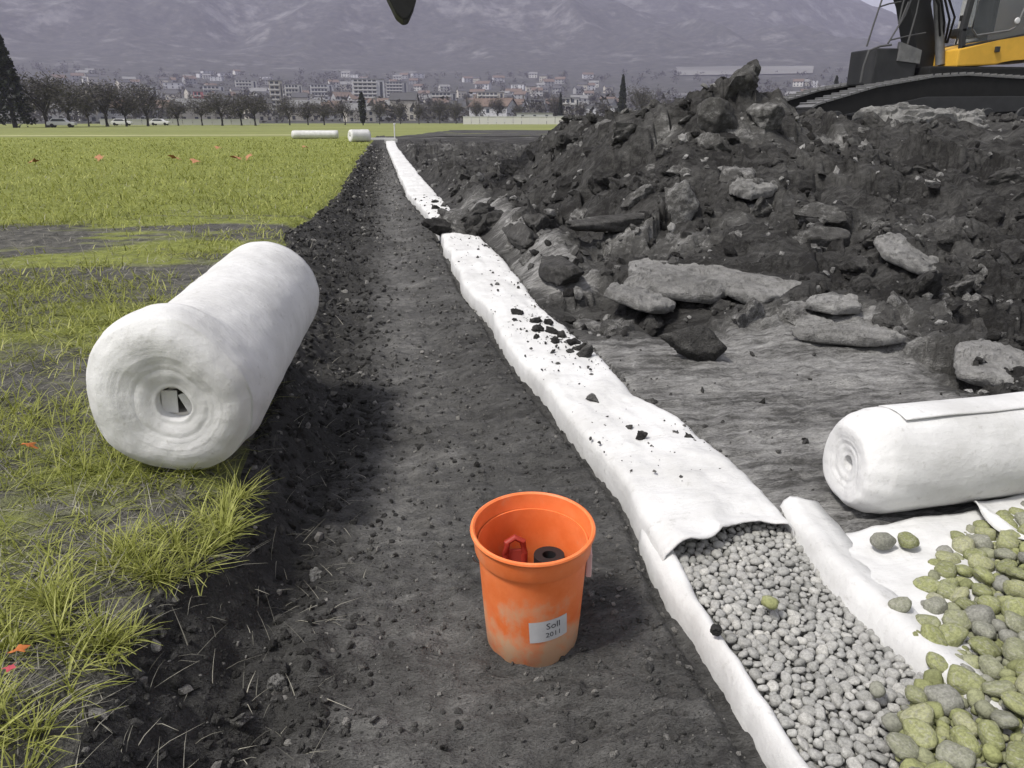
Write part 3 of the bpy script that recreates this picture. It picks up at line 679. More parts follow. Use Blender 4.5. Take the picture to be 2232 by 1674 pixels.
# crumbs in the trench and on the bank
N = 30000
y = .7 * (40 / .7) ** RNG.uniform(0, 1, N); u_ = RNG.uniform(0, 1, N) ** 1.25; x = bt(y) + .01 + u_ * (dl(y) - .03 - bt(y))
bk_ = 1 - S((x - bb(y)) / .3); keep = RNG.uniform(0, 1, N) < .38 + .6 * S(fbm(x * 3, y * 2, 98) * 1.4 + .3) * (.35 + .65 * bk_) + .3 * bk_
x, y = x[keep], y[keep]; N = len(x)
s = (.0030 + (.012 + .009 * bk_[keep]) * RNG.uniform(0, 1, N) ** 4) * np.maximum(1, y / 2.2) ** .48
P = np.stack([x, y, h_trench(x, y) + s * .12], 1); tn = RNG.normal(.0, .3, N) - .55 * bk_[keep]; tn[RNG.uniform(0, 1, N) < .06] = 1.5
v, f, tt = join_many([clod(ico(1), 280 + k, 7, .15) for k in range(8)] , P, rotz_tilt(N, .8, RNG), s, tn)
tag(obj('soil_crumbs', mesh_np('soil_crumbs', v, None, f, False, tt), M['crumb'], trench), kind='stuff')
# clods in the trench big enough to pick out
for i, (x, y, s) in enumerate([(-.36, 1.27, .055), (-.27, 1.36, .045), (-.19, 1.30, .03), (-.42, 1.42, .03), (-.22, 1.16, .05), (-.1, 1.22, .03), (-.45, 1.55, .03), (-.38, 1.68, .028), (-.3, 1.75, .02), (-.41, 1.95, .025), (-.12, 1.5, .016), (.05, 1.4, .014), (.62, 1.55, .02), (.55, 1.9, .018), (.1, 2.3, .02), (-.33, 2.2, .03), (-.3, 2.6, .03), (.3, 2.9, .02), (-.1, 3.3, .025), (.45, 2.5, .016)]):
    obj('soil_clod', CL3[(i * 5) % 12], None, trench, (x, y, float(h_trench(np.array(x), np.array(y))) + s * .35), tuple(rotz_tilt(1, .5, RNG)[0]), (s, s, s * .8))
# clods lying on the white wrap
bright = lambda x, y: .117 + .016 * math.sin(PI * min(1, max(0, (x - float(dl(y))) / float(dr(y) - dl(y))))) ** .8
spots = [(.84, 5.05, .05), (.93, 4.85, .055), (1.0, 4.75, .07), (.9, 4.62, .05), (.98, 4.55, .06), (1.02, 4.45, .045), (.86, 4.45, .03), (1.05, 4.3, .055), (.95, 4.35, .035), (1.08, 4.18, .05), (.78, 4.9, .028), (1.07, 4.05, .06), (1.0, 4.12, .03), (.9, 4.15, .02), (.92, 3.32, .055), (1.2, 3.25, .035), (1.0, 2.95, .022), (1.02, 2.85, .028), (1.23, 2.8, .03), (1.19, 2.88, .018), (.88, 3.9, .016), (1.02, 3.7, .014), (1.1, 3.5, .013), (.9, 3.0, .012), (1.13, 2.6, .010), (.8, 7.4, .03), (.86, 7.0, .025), (.83, 6.1, .02), (.7, 11.2, .10), (.62, 11.8, .08), (.78, 12.1, .09), (.66, 12.8, .07)]
for i, (x, y, s) in enumerate(spots):
    o = obj('dirt_clod', CL3[(i * 7) % 12], None, None, (x, y, bright(x, y) + s * .25), tuple(rotz_tilt(1, .3, RNG)[0]), (s, s * .85, s * .8))
    tag(o, 'dark clod beyond the earth slump on the far white wrap' if y > 10 else 'tiny dark clod on the white wrap between the slump and the clod cluster' if y > 5.5 else
        'dark clod in the loose cluster midway along the white wrap' if y > 4 else 'single broad dark clod alone on the middle of the white wrap' if (x, y) == (.92, 3.32) else
        'dark clod at the right edge of the wrap beside pale soil' if (x, y) == (1.2, 3.25) else 'small dark crumb scattered on the near stretch of the white wrap', 'dirt clod', 'dirt clods fallen on the white drain wrap')
o = obj('dirt_clod', mesh_np('dirt_clod', *(lambda q: (q[0], None, q[1]))(clod(I3, 333, 10)), smooth=True), M['clod'], None, (.815, 1.575, .125), (0.2, .1, .5), (.022, .020, .018))
tag(o, 'round dark dirt clod stuck on the near lip of the open liner', 'dirt clod')
# crumbs sprinkled over the wrap
N = 900; y = 2.4 * (14 / 2.4) ** RNG.uniform(0, 1, N); k = RNG.uniform(0, 1, N); k = np.where(RNG.uniform(0, 1, N) < .45, 1 - .22 * k ** 2, k)
q = RNG.uniform(0, 1, N) < .35; y = np.where(q, RNG.normal(4.55, .35, N), y); k = np.where(q, np.clip(RNG.normal(.68, .2, N), .05, .98), k)
x = dl(y) + k * (dr(y) - dl(y)); s = (.0025 + .010 * RNG.uniform(0, 1, N) ** 3) * np.maximum(1, y / 4) ** .8
P = np.stack([x, y, np.array([bright(a_, b_) for a_, b_ in zip(x, y)]) + .008], 1)
v, f, tt = join_many([clod(I1, 300 + k_, 7, .15) for k_ in range(6)], P, rotz_tilt(N, .6, RNG), s, RNG.normal(0, .3, N))
tag(obj('wrap_crumbs', mesh_np('wrap_crumbs', v, None, f, False, tt), M['crumb']), 'fine dark soil crumbs sprinkled over the white drain wrap', 'soil crumbs', kind='stuff')
# a slump of dark earth across the wrap
sl = thing('earth_slump', 'dark slump of earth lying across the white drain wrap', 'earth heap', (.84, 9.3, .13))
for i, (x, y, z, s) in enumerate([(0, 0, .1, .30), (.22, .1, .16, .26), (-.2, .05, .04, .18), (.1, -.18, .05, .2), (.34, -.1, .12, .22), (-.05, .3, .08, .22)]):
    obj('earth_lump', CL3[(i * 5 + 2) % 12], None, sl, (x * 1.1 - .02, y, z), tuple(rotz_tilt(1, .4, RNG)[0]), (s * 1.25, s, s * .8))
# pale clay slabs
def plate(seed, sharp=3.0):
    v, f = I5; r = np.random.default_rng(seed); a = np.arctan2(v[:, 1], v[:, 0]); w = v.copy()
    n = r.normal(size=(6, 2)); n /= np.linalg.norm(n, axis=1)[:, None]; d = r.uniform(.6, .95, 6)
    ca, sa = np.cos(a), np.sin(a); dots = np.stack([ca, sa], 1) @ n.T
    rim_ = np.min(np.where(dots > .08, d / np.maximum(dots, .08), 9), axis=1); rim_ = np.minimum(rim_, 1.1) + .10 * fbm(ca * 2.5 + 3, sa * 2.5, seed, 4)
    q = np.sqrt(v[:, 0] ** 2 + v[:, 1] ** 2); qq = q ** .8
    w[:, 0] = ca * qq * rim_; w[:, 1] = sa * qq * rim_; w[:, 2] = np.sign(v[:, 2]) * np.abs(v[:, 2]) ** .55
    led = np.floor((fbm(w[:, 0] * 1.6 + 5, w[:, 1] * 2.6, seed + 4, 3) + 1) * 2.5) * .28
    w[:, 2] += (v[:, 2] > -.2) * (led - .5 + .35 * fbm(w[:, 0] * 3, w[:, 1] * 3, seed + 5, 4) + .12 * fbm(w[:, 0] * 12, w[:, 1] * 12, seed + 6, 3))
    me = mesh_np('clay_plate', w, None, f); me.materials.append(M['clay']); me.set_sharp_from_angle(angle=R(40)); return me
def slab(label, plates, seed):
    x0, y0 = plates[0][:2]; t = thing('clay_slab', label, 'clay slab', (x0, y0, hz(x0, y0)))
    for k, (x, y, dz, sx, sy, sz, rz, rx) in enumerate(plates):
        obj('clay_plate', plate(seed + 10 * k), None, t, (x - x0, y - y0, dz), (rx, .04 * k, rz), (sx, sy, sz))
    return t
hz = lambda x, y: float(h_spoil(np.array(float(x)), np.array(float(y))))
slab('large pale grey clay slab lying flat in the middle of the spoil', [(2.05, 5.30, .12, .50, .46, .06, -.2, .16), (2.62, 5.02, .12, .55, .34, .05, -.35, .16), (1.72, 5.15, .06, .25, .3, .05, .6, .15)], 401)
slab('pale clay slab with a straight edge below the excavator track', [(7.3, 10.2, .16, .85, .3, .16, .02, .5), (8.3, 10.25, .12, .5, .25, .13, .1, .5)], 431)
slab('small pale clay plate behind the round boulder clod', [(3.52, 7.1, .12, .30, .24, .06, .1, .25)], 451)
slab('thin pale clay sliver right of the large clay slab', [(2.75, 4.02, .06, .30, .13, .04, -.5, .1)], 461)
slab('pale clay lump at the right edge above the right roll', [(3.35, 3.55, .0, .34, .26, .04, .2, .25)], 471)
slab('pale pointed clay piece beside a dark hollow at the right', [(3.98, 5.35, .02, .30, .30, .045, .4, .5)], 481)
slab('flat pale clay flake between the large slab and the sliver', [(2.95, 4.55, .05, .26, .17, .04, .3, .1)], 491)
def boulder(label, x, y, s, seed, up=.4, rot=(0, 0, 0), name='boulder_clod', mat='clod'):
    o_ = obj(name, mesh_np(name, *(lambda q: (q[0], None, q[1]))(clod(I4, seed, 11, .2)), smooth=True), M[mat], None, (x, y, hz(x, y) + s[2] * up), rot, s)
    return tag(o_, label, 'soil clod')
boulder('tall rounded grey boulder clod below the heap peak', 2.75, 6.9, (.24, .2, .28), 501, .5)
boulder('broad dark clod on the soil above the right of the wrap', 1.74, 3.98, (.20, .15, .19), 507, .5)
boulder('grey block standing on the left side of the heap peak', 3.75, 8.55, (.22, .2, .34), 509, .4)
boulder('second grey block on the right side of the heap peak', 4.35, 8.6, (.2, .2, .28), 513, .35)
boulder('pale smooth lump bulging over the wrap near the clay slab', 1.36, 5.9, (.16, .5, .2), 517, .3, (0, 0, .06))
boulder('long pale lump of bank leaning over the far wrap', 1.28, 7.6, (.15, .7, .18), 521, .3, (0, 0, .05))
boulder('dark blocky clod at the foot of the bank beside the wrap', 1.36, 4.95, (.17, .2, .17), 525, .4)
boulder('long grey ledge of earth left of the boulder clod', 2.1, 6.9, (.5, .2, .13), 529, .5, (0, 0, .25))
boulder('grey angular clod above the pale slab at the right', 3.6, 5.9, (.25, .2, .18), 533, .4)

# ------------------------------------------------------------------ grass, straw, leaves
def gmask(x, y):
    far = S((y - 4) / 10); yb = y + .8 * fbm(x * .9, y * .9, 321)
    g = fbm(x * 1.1, y * 2.0, 301) + .35 * fbm(x * 4, y * 5, 305) + .22 + .34 * far
    g = g - 1.25 * np.exp(-((yb - 8.6 - .05 * x) / .75) ** 2) * S((1.0 + vnoise(x * .7, y, 3)) - .8) - .9 * np.exp(-((yb - 6.3 + .1 * x) / .5) ** 2) * (vnoise(x, y * .3, 8) > .35)
    g = g - .9 * np.exp(-(((x + 1.7) / .9) ** 2 + ((y - 16.1) / .6) ** 2))
    return g
def blades(N, rows, y0, y1, ln, wd, lean, maskf, colf, name, mat, parent=None, label=None, xr=None, zf=h_field, clump=0.0):
    y = y0 * (y1 / y0) ** RNG.uniform(0, 1, N)
    edge = bt(y) + .01 - .10 * S(fbm(y * 5, y * 0, 331) * 1.5 + .3) * (y < 6)
    x = edge - RNG.uniform(0, 1, N) ** 1.0 * (.62 * y + 1.3) if xr is None else xr(y, N)
    if clump:
        cx = np.round(x / clump) * clump + (hash2(np.round(x / clump), np.round(y / clump), 4) - .5) * clump * 1.5
        cy = np.round(y / clump) * clump + (hash2(np.round(x / clump), np.round(y / clump), 6) - .5) * clump * 1.5
        k = RNG.uniform(.2, .9, N); x = x + (cx - x) * k; y = y + (cy - y) * k
    keep = maskf(x, y); x, y = x[keep], y[keep]; N = len(x)
    sc = np.maximum(1, y / 4.0) ** .55
    Lh = ln * RNG.uniform(.45, 1.25, N); Wd = wd * RNG.uniform(.6, 1.3, N) * np.maximum(1, y / 3.0) ** .85
    a = RNG.uniform(0, 2 * PI, N); le = np.clip(RNG.normal(lean, .35, N), .05, 1.5); cv = RNG.uniform(.2, 1.1, N)
    z = zf(x, y); V_ = []
    dx, dy = np.cos(a), np.sin(a); sx, sy = -dy, dx; px, py, pz = x.copy(), y.copy(), z - .01
    lev = 4
    for k in range(lev):
        th = le + cv * k / (lev - 1)
        w = Wd * (1 - .85 * (k / (lev - 1)) ** 1.5)
        if k: px = px + dx * np.sin(th) * Lh / (lev - 1); py = py + dy * np.sin(th) * Lh / (lev - 1); pz = np.maximum(pz + np.cos(th) * Lh / (lev - 1), z + .002)
        V_.append(np.stack([px - sx * w / 2, py - sy * w / 2, pz], -1)); V_.append(np.stack([px + sx * w / 2, py + sy * w / 2, pz], -1))
    G = np.stack(V_, 1).reshape(-1, 3); b_ = (np.arange(N) * 2 * lev)[:, None]
    q = np.concatenate([b_ + np.array([[2 * k, 2 * k + 1, 2 * k + 3, 2 * k + 2]]) for k in range(lev - 1)], 0)
    tt = np.repeat(colf(x, y, N), 2 * lev)
    o_ = obj(name, mesh_np(name, G, q, None, True, tt), mat, parent)
    return o_
g = blades(150000, 3, 1.0, 55, .125, .0046, .80, lambda x, y: RNG.uniform(-.35, .45, len(x)) < gmask(x, y), lambda x, y, n: np.clip(RNG.normal(.5, .22, n) + .28 * fbm(x * .8, y * .8, 311), 0, 1), 'grass', M['grass'], clump=.07)
tag(g, 'olive green grass growing over the field left of the trench', 'grass', kind='stuff')
def rim(y, N): return bt(y) + .03 - np.abs(RNG.normal(0, .22, N))
g2 = blades(5200, 3, 1.55, 2.6, .135, .0044, .7, lambda x, y: (fbm(x * 4, y * 4, 315) > -.08) & ~((np.abs(x + .776) < .22) & (y > 2.42)), lambda x, y, n: np.clip(RNG.normal(.6, .22, n), 0, 1), 'grass_fringe', M['grass'], xr=rim, clump=.085)
tag(g2, 'tall green grass fringe at the trench edge in front of the roll', 'grass', kind='stuff')
s1 = blades(30000, 3, 1.0, 22, .12, .0026, 1.15, lambda x, y: RNG.uniform(-.6, .3, len(x)) < -.25 + .6 * (gmask(x, y) < .15), lambda x, y, n: np.clip(RNG.normal(.5, .3, n), 0, 1), 'dry_straw', M['straw'])
tag(s1, 'dry grey straw lying between the grass tufts', 'straw', kind='stuff')
def bankx(y, N): return bt(y) + RNG.uniform(0, .6, N) ** 1.6
s2 = blades(800, 3, 1.0, 9, .11, .0024, 1.0, lambda x, y: x < dl(y) - .3, lambda x, y, n: np.clip(RNG.normal(.55, .3, n), 0, 1), 'loose_straw', M['straw'], xr=bankx, zf=h_trench)
tag(s2, 'loose straw and roots hanging down the trench bank', 'straw', kind='stuff')
# fallen leaves
lm = [plain('leaf_orange', (.50, .16, .045), .7, scale=40), plain('leaf_brown', (.42, .20, .10), .7, scale=40), plain('leaf_crimson', (.40, .06, .08), .7, scale=40)]
la = np.linspace(0, 2 * PI, 25)[:-1]
lr = 1 + .35 * np.cos(5 * la) + .1 * np.cos(10 * la)
def leaf(x, y, s, k, z=.075):
    V_ = [(0, 0, .25 * s)] + [(s * r_ * math.cos(t), s * .75 * r_ * math.sin(t), .22 * s * math.sin(2 * t) + .15 * s * math.cos(t)) for t, r_ in zip(la, lr)]
    T_ = [(0, i + 1, (i + 1) % 24 + 1) for i in range(24)]
    return obj('fallen_leaf', mesh_np('fallen_leaf', V_, None, T_), lm[k], None, (x, y, float(h_field(np.array(x), np.array(y))) + z), (random.uniform(-.4, .4), random.uniform(-.4, .4), random.uniform(0, 6)))
tag(leaf(-1.32, 2.60, .026, 0), 'orange fallen leaf lying in grass left of the big roll', 'leaf')
tag(leaf(-1.93, 3.32, .03, 1), 'brown fallen leaf in grass at the left edge, above the roll front', 'leaf')
for (x, y, k) in [(-.92, 1.37, 0), (-.88, 1.30, 1), (-.86, 1.46, 0), (-.97, 1.50, 0)]:
    tag(leaf(x, y, .017, k), 'small orange brown fallen leaf in the near left grass', 'leaf', 'fallen leaves in the near left corner')
tag(leaf(-.85, 1.40, .013, 2), 'crimson fallen leaf in the near left corner', 'leaf')
for (x, y) in [(-9.6, 22.5), (-8.6, 24.5), (-6.4, 24.2), (-4.6, 24), (-4.3, 24.3), (-5.3, 22), (-7.0, 33), (-3.6, 33.5)]:
    tag(leaf(x, y, .15, 1, .1), 'brown leaf clump lying far out in the green field', 'leaf', 'brown leaves dotted over the far field')

# ------------------------------------------------------------------ far end of the trench
FR = roll('geotextile_roll', 'distant white geotextile roll lying crosswise at the far field edge', (-6.3, 52, .30 + .26), R(-90), 2.9, .26, .05, 15, n=32, steps=14, lay=8)
FB = roll('geotextile_roll', 'short white fabric bundle beside the distant crosswise roll', (-2.2, 43.5, .30 + .33), R(-60), 1.1, .33, .06, 19, n=32, steps=14, lay=8)
st_ = thing('marker_stake', 'thin pale marker stake at the far end of the trench', 'stake', (.22, 46, .28))
MB().tube([(0, 0, 0), (.02, 0, .95)], .035, 8).build('post', plain('stake_paint', (.75, .75, .73), .7), st_, smooth=True)
MB().box((.02, 0, .97), (.12, .09, .08)).build('cap', plain('cap_paint', (.8, .8, .8), .6), st_, bevel=.01)
pw = plain('pale_board', (.6, .6, .58), .8)
for i, (x, y, l) in enumerate([(-1.0, 47.5, 2.6), (-.9, 49.5, 2.4)]):
    b_ = MB().box((0, 0, .06), (l, .18, .1)).build('board', pw, None, bevel=.01, loc=(x, y, .30), rot=(0, 0, R(4)))
    tag(b_, ['nearer pale board lying across the far trench end', 'farther pale board lying across the far trench end'][i], 'board')
w_ = thing('foundation_block', 'pale concrete block closing the far end of the drain', 'block', (0.0, 45.4, .1))
MB().box((0, 0, .15), (.75, .4, .35)).build('slab_body', plain('block_concrete', (.5, .5, .48), .9), w_, bevel=.02)

# ------------------------------------------------------------------ excavator
M['ex_black'] = plain('track_steel', (.022, .022, .022), .7, .2, .5, 6)
M['ex_dark'] = plain('dark_paint', (.045, .046, .048), .55, 0, .4, 4)
M['ex_yellow'] = plain('yellow_paint', (.80, .46, .06), .45, 0, .3, 3)
M['ex_white'] = plain('white_paint', (.72, .72, .72), .4, 0, .15, 3)
M['ex_grey'] = plain('worn_steel', (.24, .24, .24), .5, .3, .5, 9)
M['ex_rail'] = plain('rail_steel', (.10, .10, .10), .5, .2, .2, 5)
gt = NT('cab_glass'); gt.base((.55, .58, .60)); gt.b.inputs['Roughness'].default_value = .05; gt.b.inputs['Transmission Weight'].default_value = .9; gt.b.inputs['IOR'].default_value = 1.1; M['glass'] = gt.m
EX = thing('excavator', 'tracked excavator with yellow skirt and dark boom behind the spoil heap', 'excavator', (0, 0, 0))
EY = 14.0
# track outline (x, z), nose low on the left
outl = [(7.98, 1.50), (8.02, 1.66), (8.12, 1.72), (9.3, 2.04), (10.5, 2.23), (11.2, 2.27), (12.9, 2.20), (13.3, 2.0), (13.35, 1.7), (13.0, 1.38), (9.0, 1.22), (8.2, 1.32)]
def track(y0, y1):
    o_ = MB().prism([(a, b) for a, b in outl], y0, y1).build('track', M['ex_black'], EX, bevel=.03)
    # pads on the upper run
    per = outl[1:8]; n = 0
    seg = []
    for i in range(len(per) - 1):
        a, b = Vector(per[i]), Vector(per[i + 1]); L_ = (b - a).length; m = max(1, round(L_ / .17))
        for k in range(m): seg.append((a + (b - a) * ((k + .5) / m), math.atan2((b - a).y, (b - a).x)))
    pm = MB().box((0, 0, 0), (.145, y1 - y0 + .06, .035)).box((.04, 0, .03), (.02, y1 - y0 + .04, .04)).build('track_pad', M['ex_grey'], o_)
    for i, (p, an) in enumerate(seg):
        q = pm if i == 0 else pm.copy()
        if i: COL.objects.link(q)
        q.location = (p.x, (y0 + y1) / 2, p.y + .02); q.rotation_euler = (0, -an, 0)
    return o_
tr = track(EY, EY + .55); track(EY + 2.0, EY + 2.55)
for x in (8.55, 9.4, 10.2, 11.0, 11.8, 12.6):
    MB().lathe([(.02, -.03), (.14, -.03), (.16, 0), (.16, .03)], c=(x, EY - .015, 1.45 + .02 * (x - 8)), n=20, axis='y').build('roller', M['ex_dark'], EX, smooth=True)
MB().prism([(8.7, 1.55), (10.4, 1.88), (12.6, 1.9), (12.6, 1.62), (9.2, 1.48)], EY - .02, EY + .03).build('track_frame', M['ex_dark'], EX, bevel=.01)
MB().box((9.95, EY + .9, 2.45), (.9, .9, .66)).build('tool_box', M['ex_dark'], EX, bevel=.03)
MB().prism([(9.95, 2.55), (10.45, 2.5), (10.45, 2.75), (9.95, 2.9)], EY + .42, EY + .5).build('tool_box_lid', M['ex_grey'], EX, bevel=.01)
# turntable, skirt, cab, counterweight side
MB().box((12.2, EY + 1.3, 2.34), (3.4, 2.3, .22)).build('turntable', M['ex_black'], EX, bevel=.04)
MB().prism([(11.05, 2.44), (11.05, 2.76), (11.9, 2.93), (12.55, 3.03), (14.2, 3.03), (14.2, 2.66), (12.3, 2.6), (11.9, 2.48)], EY + .15, EY + 2.5).build('skirt', M['ex_yellow'], EX, bevel=.03)
MB().box((11.86, EY + .13, 2.76), (.09, .05, .10)).build('step_bracket', M['ex_dark'], EX, bevel=.01)
cabp = [(11.15, 2.76), (11.1, 3.1), (11.22, 4.2), (11.5, 4.55), (12.45, 4.6), (12.62, 3.02), (12.0, 2.90)]
# cab posts and rails as a frame with real openings
cab = MB()
def bar(mb, a, b, w, y, d=.09): 
    a, b = Vector(a), Vector(b); v_ = b - a; an = math.atan2(v_.y, v_.x); c = (a + b) / 2
    mb.box((c.x, y, c.y), (v_.length + w * .6, d, w), Euler((0, -an, 0)))
for y_ in (EY + .22, EY + 1.5):
    for i in range(len(cabp)):
        a, b = cabp[i], cabp[(i + 1) % len(cabp)]; wdt = .24 if i == 4 else .13 if i in (5, 6) else .10
        bar(cab, a, b, wdt, y_)
cab.box((11.95, EY + .86, 4.58), (1.0, 1.3, .06))
cab.build('cab', M['ex_dark'], EX, bevel=.012)
gl = MB().prism([(11.2, 2.86), (11.16, 3.1), (11.28, 4.18), (11.52, 4.5), (12.35, 4.52), (12.48, 3.06), (12.0, 2.96)], EY + .21, EY + .22).build('door_window', M['glass'], EX)
MB().prism([(11.2, 2.86), (11.16, 3.1), (11.28, 4.18), (11.52, 4.5), (12.35, 4.52), (12.48, 3.06), (12.0, 2.96)], EY + 1.5, EY + 1.51).build('far_window', M['glass'], EX)
MB().tube([(11.28, EY + .15, 3.9), (11.24, EY + .15, 3.12), (11.36, EY + .15, 3.0), (12.05, EY + .15, 3.10), (12.2, EY + .15, 3.18), (12.36, EY + .15, 3.8)], .018, 8).build('door_seal', M['ex_grey'], EX, smooth=True)
MB().lathe([(.001, 0), (.05, .005), (.06, .02), (.05, .04), (.001, .045)], c=(12.16, EY + .1, 3.27), n=20, axis='y').build('mirror', M['ex_white'], EX, smooth=True)
seat = MB().box((11.75, EY + .86, 3.12), (.5, .5, .18)).box((12.05, EY + .86, 3.45), (.14, .5, .7)).build('seat', M['ex_black'], EX, bevel=.05)
MB().tube([(11.45, EY + .8, 2.9), (11.5, EY + .8, 3.35)], .02, 8).box((11.5, EY + .8, 3.38), (.08, .08, .1)).build('control_lever', M['ex_black'], EX)
MB().box((13.45, EY + 1.3, 3.72), (1.55, 2.3, 1.42)).build('engine_housing', M['ex_white'], EX, bevel=.05)
mk = MB()
ring = [(13.05 + .26 * math.cos(t), 3.62 + .30 * math.sin(t)) for t in np.linspace(R(50), R(310), 20)] + [(13.05 + .15 * math.cos(t), 3.62 + .19 * math.sin(t)) for t in np.linspace(R(310), R(50), 20)]
mk.prism(ring, EY + .14, EY + .148).build('letter_mark', M['ex_black'], EX)
# boom, stick, bucket hanging over the trench
def beam(name, pts, wid, y0, y1, mat):
    """tapering box beam along pts (x, y, z, height)"""
    mb = MB(); ring = []
    for i, (x, y, z, h) in enumerate(pts):
        a = Vector(pts[max(0, i - 1)][:3]); b = Vector(pts[min(len(pts) - 1, i + 1)][:3]); t = (b - a).normalized()
        sd_ = Vector((-t.y, t.x, 0)).normalized(); up = t.cross(sd_).normalized(); p = Vector((x, y, z))
        ring.append([mb.bm.verts.new(p + sd_ * s1_ * wid / 2 + up * s2_ * h / 2) for s1_, s2_ in ((-1, -1), (1, -1), (1, 1), (-1, 1))])
    for i in range(len(ring) - 1):
        for k in range(4): mb.bm.faces.new([ring[i][k], ring[i][(k + 1) % 4], ring[i + 1][(k + 1) % 4], ring[i + 1][k]])
    mb.bm.faces.new(ring[0][::-1]); mb.bm.faces.new(ring[-1])
    return mb.build(name, mat, EX, bevel=.02)
boom = beam('boom', [(11.0, EY + 1.0, 2.15, .5), (10.75, EY + .95, 2.9, .55), (10.35, EY + .85, 3.7, .50), (9.6, EY + .7, 4.8, .62), (8.4, EY + .5, 5.6, .6), (5.0, EY - .3, 6.0, .35)], .36, 0, 0, M['ex_dark'])
MB().tube([(11.0, EY + .55, 2.5), (10.9, EY + .6, 3.05), (10.6, EY + .5, 3.75), (10.0, EY + .4, 4.6)], [.09, .09, .06, .06], 10).build('boom_cylinder', M['ex_grey'], EX, smooth=True)
for k in range(4):
    MB().tube([(10.95 + .05 * k, EY + .6, 2.9), (10.75 + .10 * k, EY + .45, 3.2 + .05 * k), (10.62 + .05 * k, EY + .4, 3.55 + .06 * k), (10.1 + .12 * k, EY + .45, 4.3)], .022, 6).build('hose', M['ex_black'], EX, smooth=True)
beam('stick', [(5.4, EY - .2, 6.25, .4), (4.6, EY - .4, 6.1, .45), (.75, EY - 1.6, 4.35, .26)], .3, 0, 0, M['ex_dark'])
bx, by = .27, EY - 1.75
bp = [(-.34, 4.05), (-.30, 3.55), (-.22, 3.28), (-.10, 3.03), (.0, 2.955), (.08, 2.975), (.17, 3.15), (.26, 3.42), (.38, 3.75), (.40, 4.1)]
bkt = MB().prism([(bx + a, z - .14) for a, z in bp], by - .35, by + .35).build('digging_bucket', M['ex_black'], EX, bevel=.03)
MB().prism([(bx + .12, 3.35), (bx + .24, 3.42), (bx + .30, 3.62), (bx + .1, 3.56)], by - .362, by - .355).build('wear_plate', M['ex_dark'], bkt)
# rails and hoses at the nose
rails = [[(9.18, 2.15), (9.2, 2.45), (9.26, 2.72), (9.48, 2.80), (9.72, 2.83)], [(9.24, 2.8), (9.32, 3.2), (9.42, 3.65), (9.62, 4.1), (9.7, 4.3)], [(9.42, 3.5), (9.62, 3.56), (9.86, 3.6)], [(9.9, 4.2), (9.82, 3.5), (9.80, 3.2)], [(9.68, 2.86), (9.95, 3.35), (10.1, 3.9), (10.18, 4.2)], [(9.72, 2.86), (9.9, 3.2), (10.02, 3.6)], [(10.16, 4.2), (10.14, 3.4), (10.06, 2.85)], [(9.72, 2.92), (10.1, 3.0), (10.45, 3.06)], [(9.6, 2.2), (9.61, 2.55), (9.64, 2.62)]]
for i, r_ in enumerate(rails):
    MB().tube([(a, EY + .35 + .06 * (i % 3), b) for a, b in r_], .016 if i else .022, 6).build('guard_rail', M['ex_rail'], EX, smooth=True)

# ------------------------------------------------------------------ trees
M['bark'] = plain('bark', (.06, .055, .05), .9)
def leafm(name, a, b, c): return grass_mat(name, a, b, c, .2)
M['ever'] = leafm('evergreen_needles', (.012, .016, .012), (.026, .032, .024), (.05, .055, .04))
M['twig'] = leafm('winter_twigs', (.045, .043, .040), (.085, .08, .072), (.14, .13, .115))
def crown_mesh(kind, n, seed):
    r = np.random.default_rng(seed); out = []; tt = []
    if kind == 'conifer':
        t = r.uniform(0, 1, n) ** .75; a = r.uniform(0, 2 * PI, n); tier = .72 + .28 * np.abs(np.sin(t * 26 + a * .5)); lob = .85 + .15 * np.sin(3 * a + seed)
        rad = (.23 * (1 - t) ** .8 + .012) * tier * lob * np.sqrt(r.uniform(.15, 1, n)); z = .06 + t * .94 - rad * .25; s = .022
    elif kind == 'column':
        t = r.uniform(0, 1, n); a = r.uniform(0, 2 * PI, n); rad = .13 * np.sin(PI * np.clip(t * .93 + .05, 0, 1)) ** .6 * np.sqrt(r.uniform(.1, 1, n)); z = .08 + t * .92; s = .022
    else:
        cs2 = r.normal(0, 1, (16, 3)); cs2 /= np.linalg.norm(cs2, axis=1)[:, None]; cs2 *= r.uniform(.35, 1, 16)[:, None]
        w = r.integers(0, 16, n); d = r.normal(0, .30, (n, 3)); p = cs2[w] + d
        wide = .42 if kind == 'round' else .34
        x_, y_, z = p[:, 0] * wide * .8, p[:, 1] * wide * .8, .62 + p[:, 2] * .26; z = np.clip(z - .04 * (r.uniform(0, 1, n) < .3), .14, 1.02)
        a = None; s = .026
    if a is not None: x_, y_ = rad * np.cos(a), rad * np.sin(a)
    c = np.stack([x_, y_, z], 1)
    d1 = r.normal(0, 1, (n, 3)); d1 /= np.linalg.norm(d1, axis=1)[:, None]; d2 = np.cross(d1, r.normal(0, 1, (n, 3))); d2 /= np.linalg.norm(d2, axis=1)[:, None]
    th = .3 if kind in ('round', 'tall') else .6
    ss = (s * r.uniform(.6, 1.5, n))[:, None]
    V_ = np.stack([c - d1 * ss, c + d1 * ss, c + d2 * ss * th * 1.6], 1).reshape(-1, 3); T_ = np.arange(3 * n).reshape(-1, 3)
    tint = np.repeat(np.clip(r.normal(.45, .25, n) + .3 * (z - .5), 0, 1), 3)
    return mesh_np('crown', V_, None, T_, False, tint)
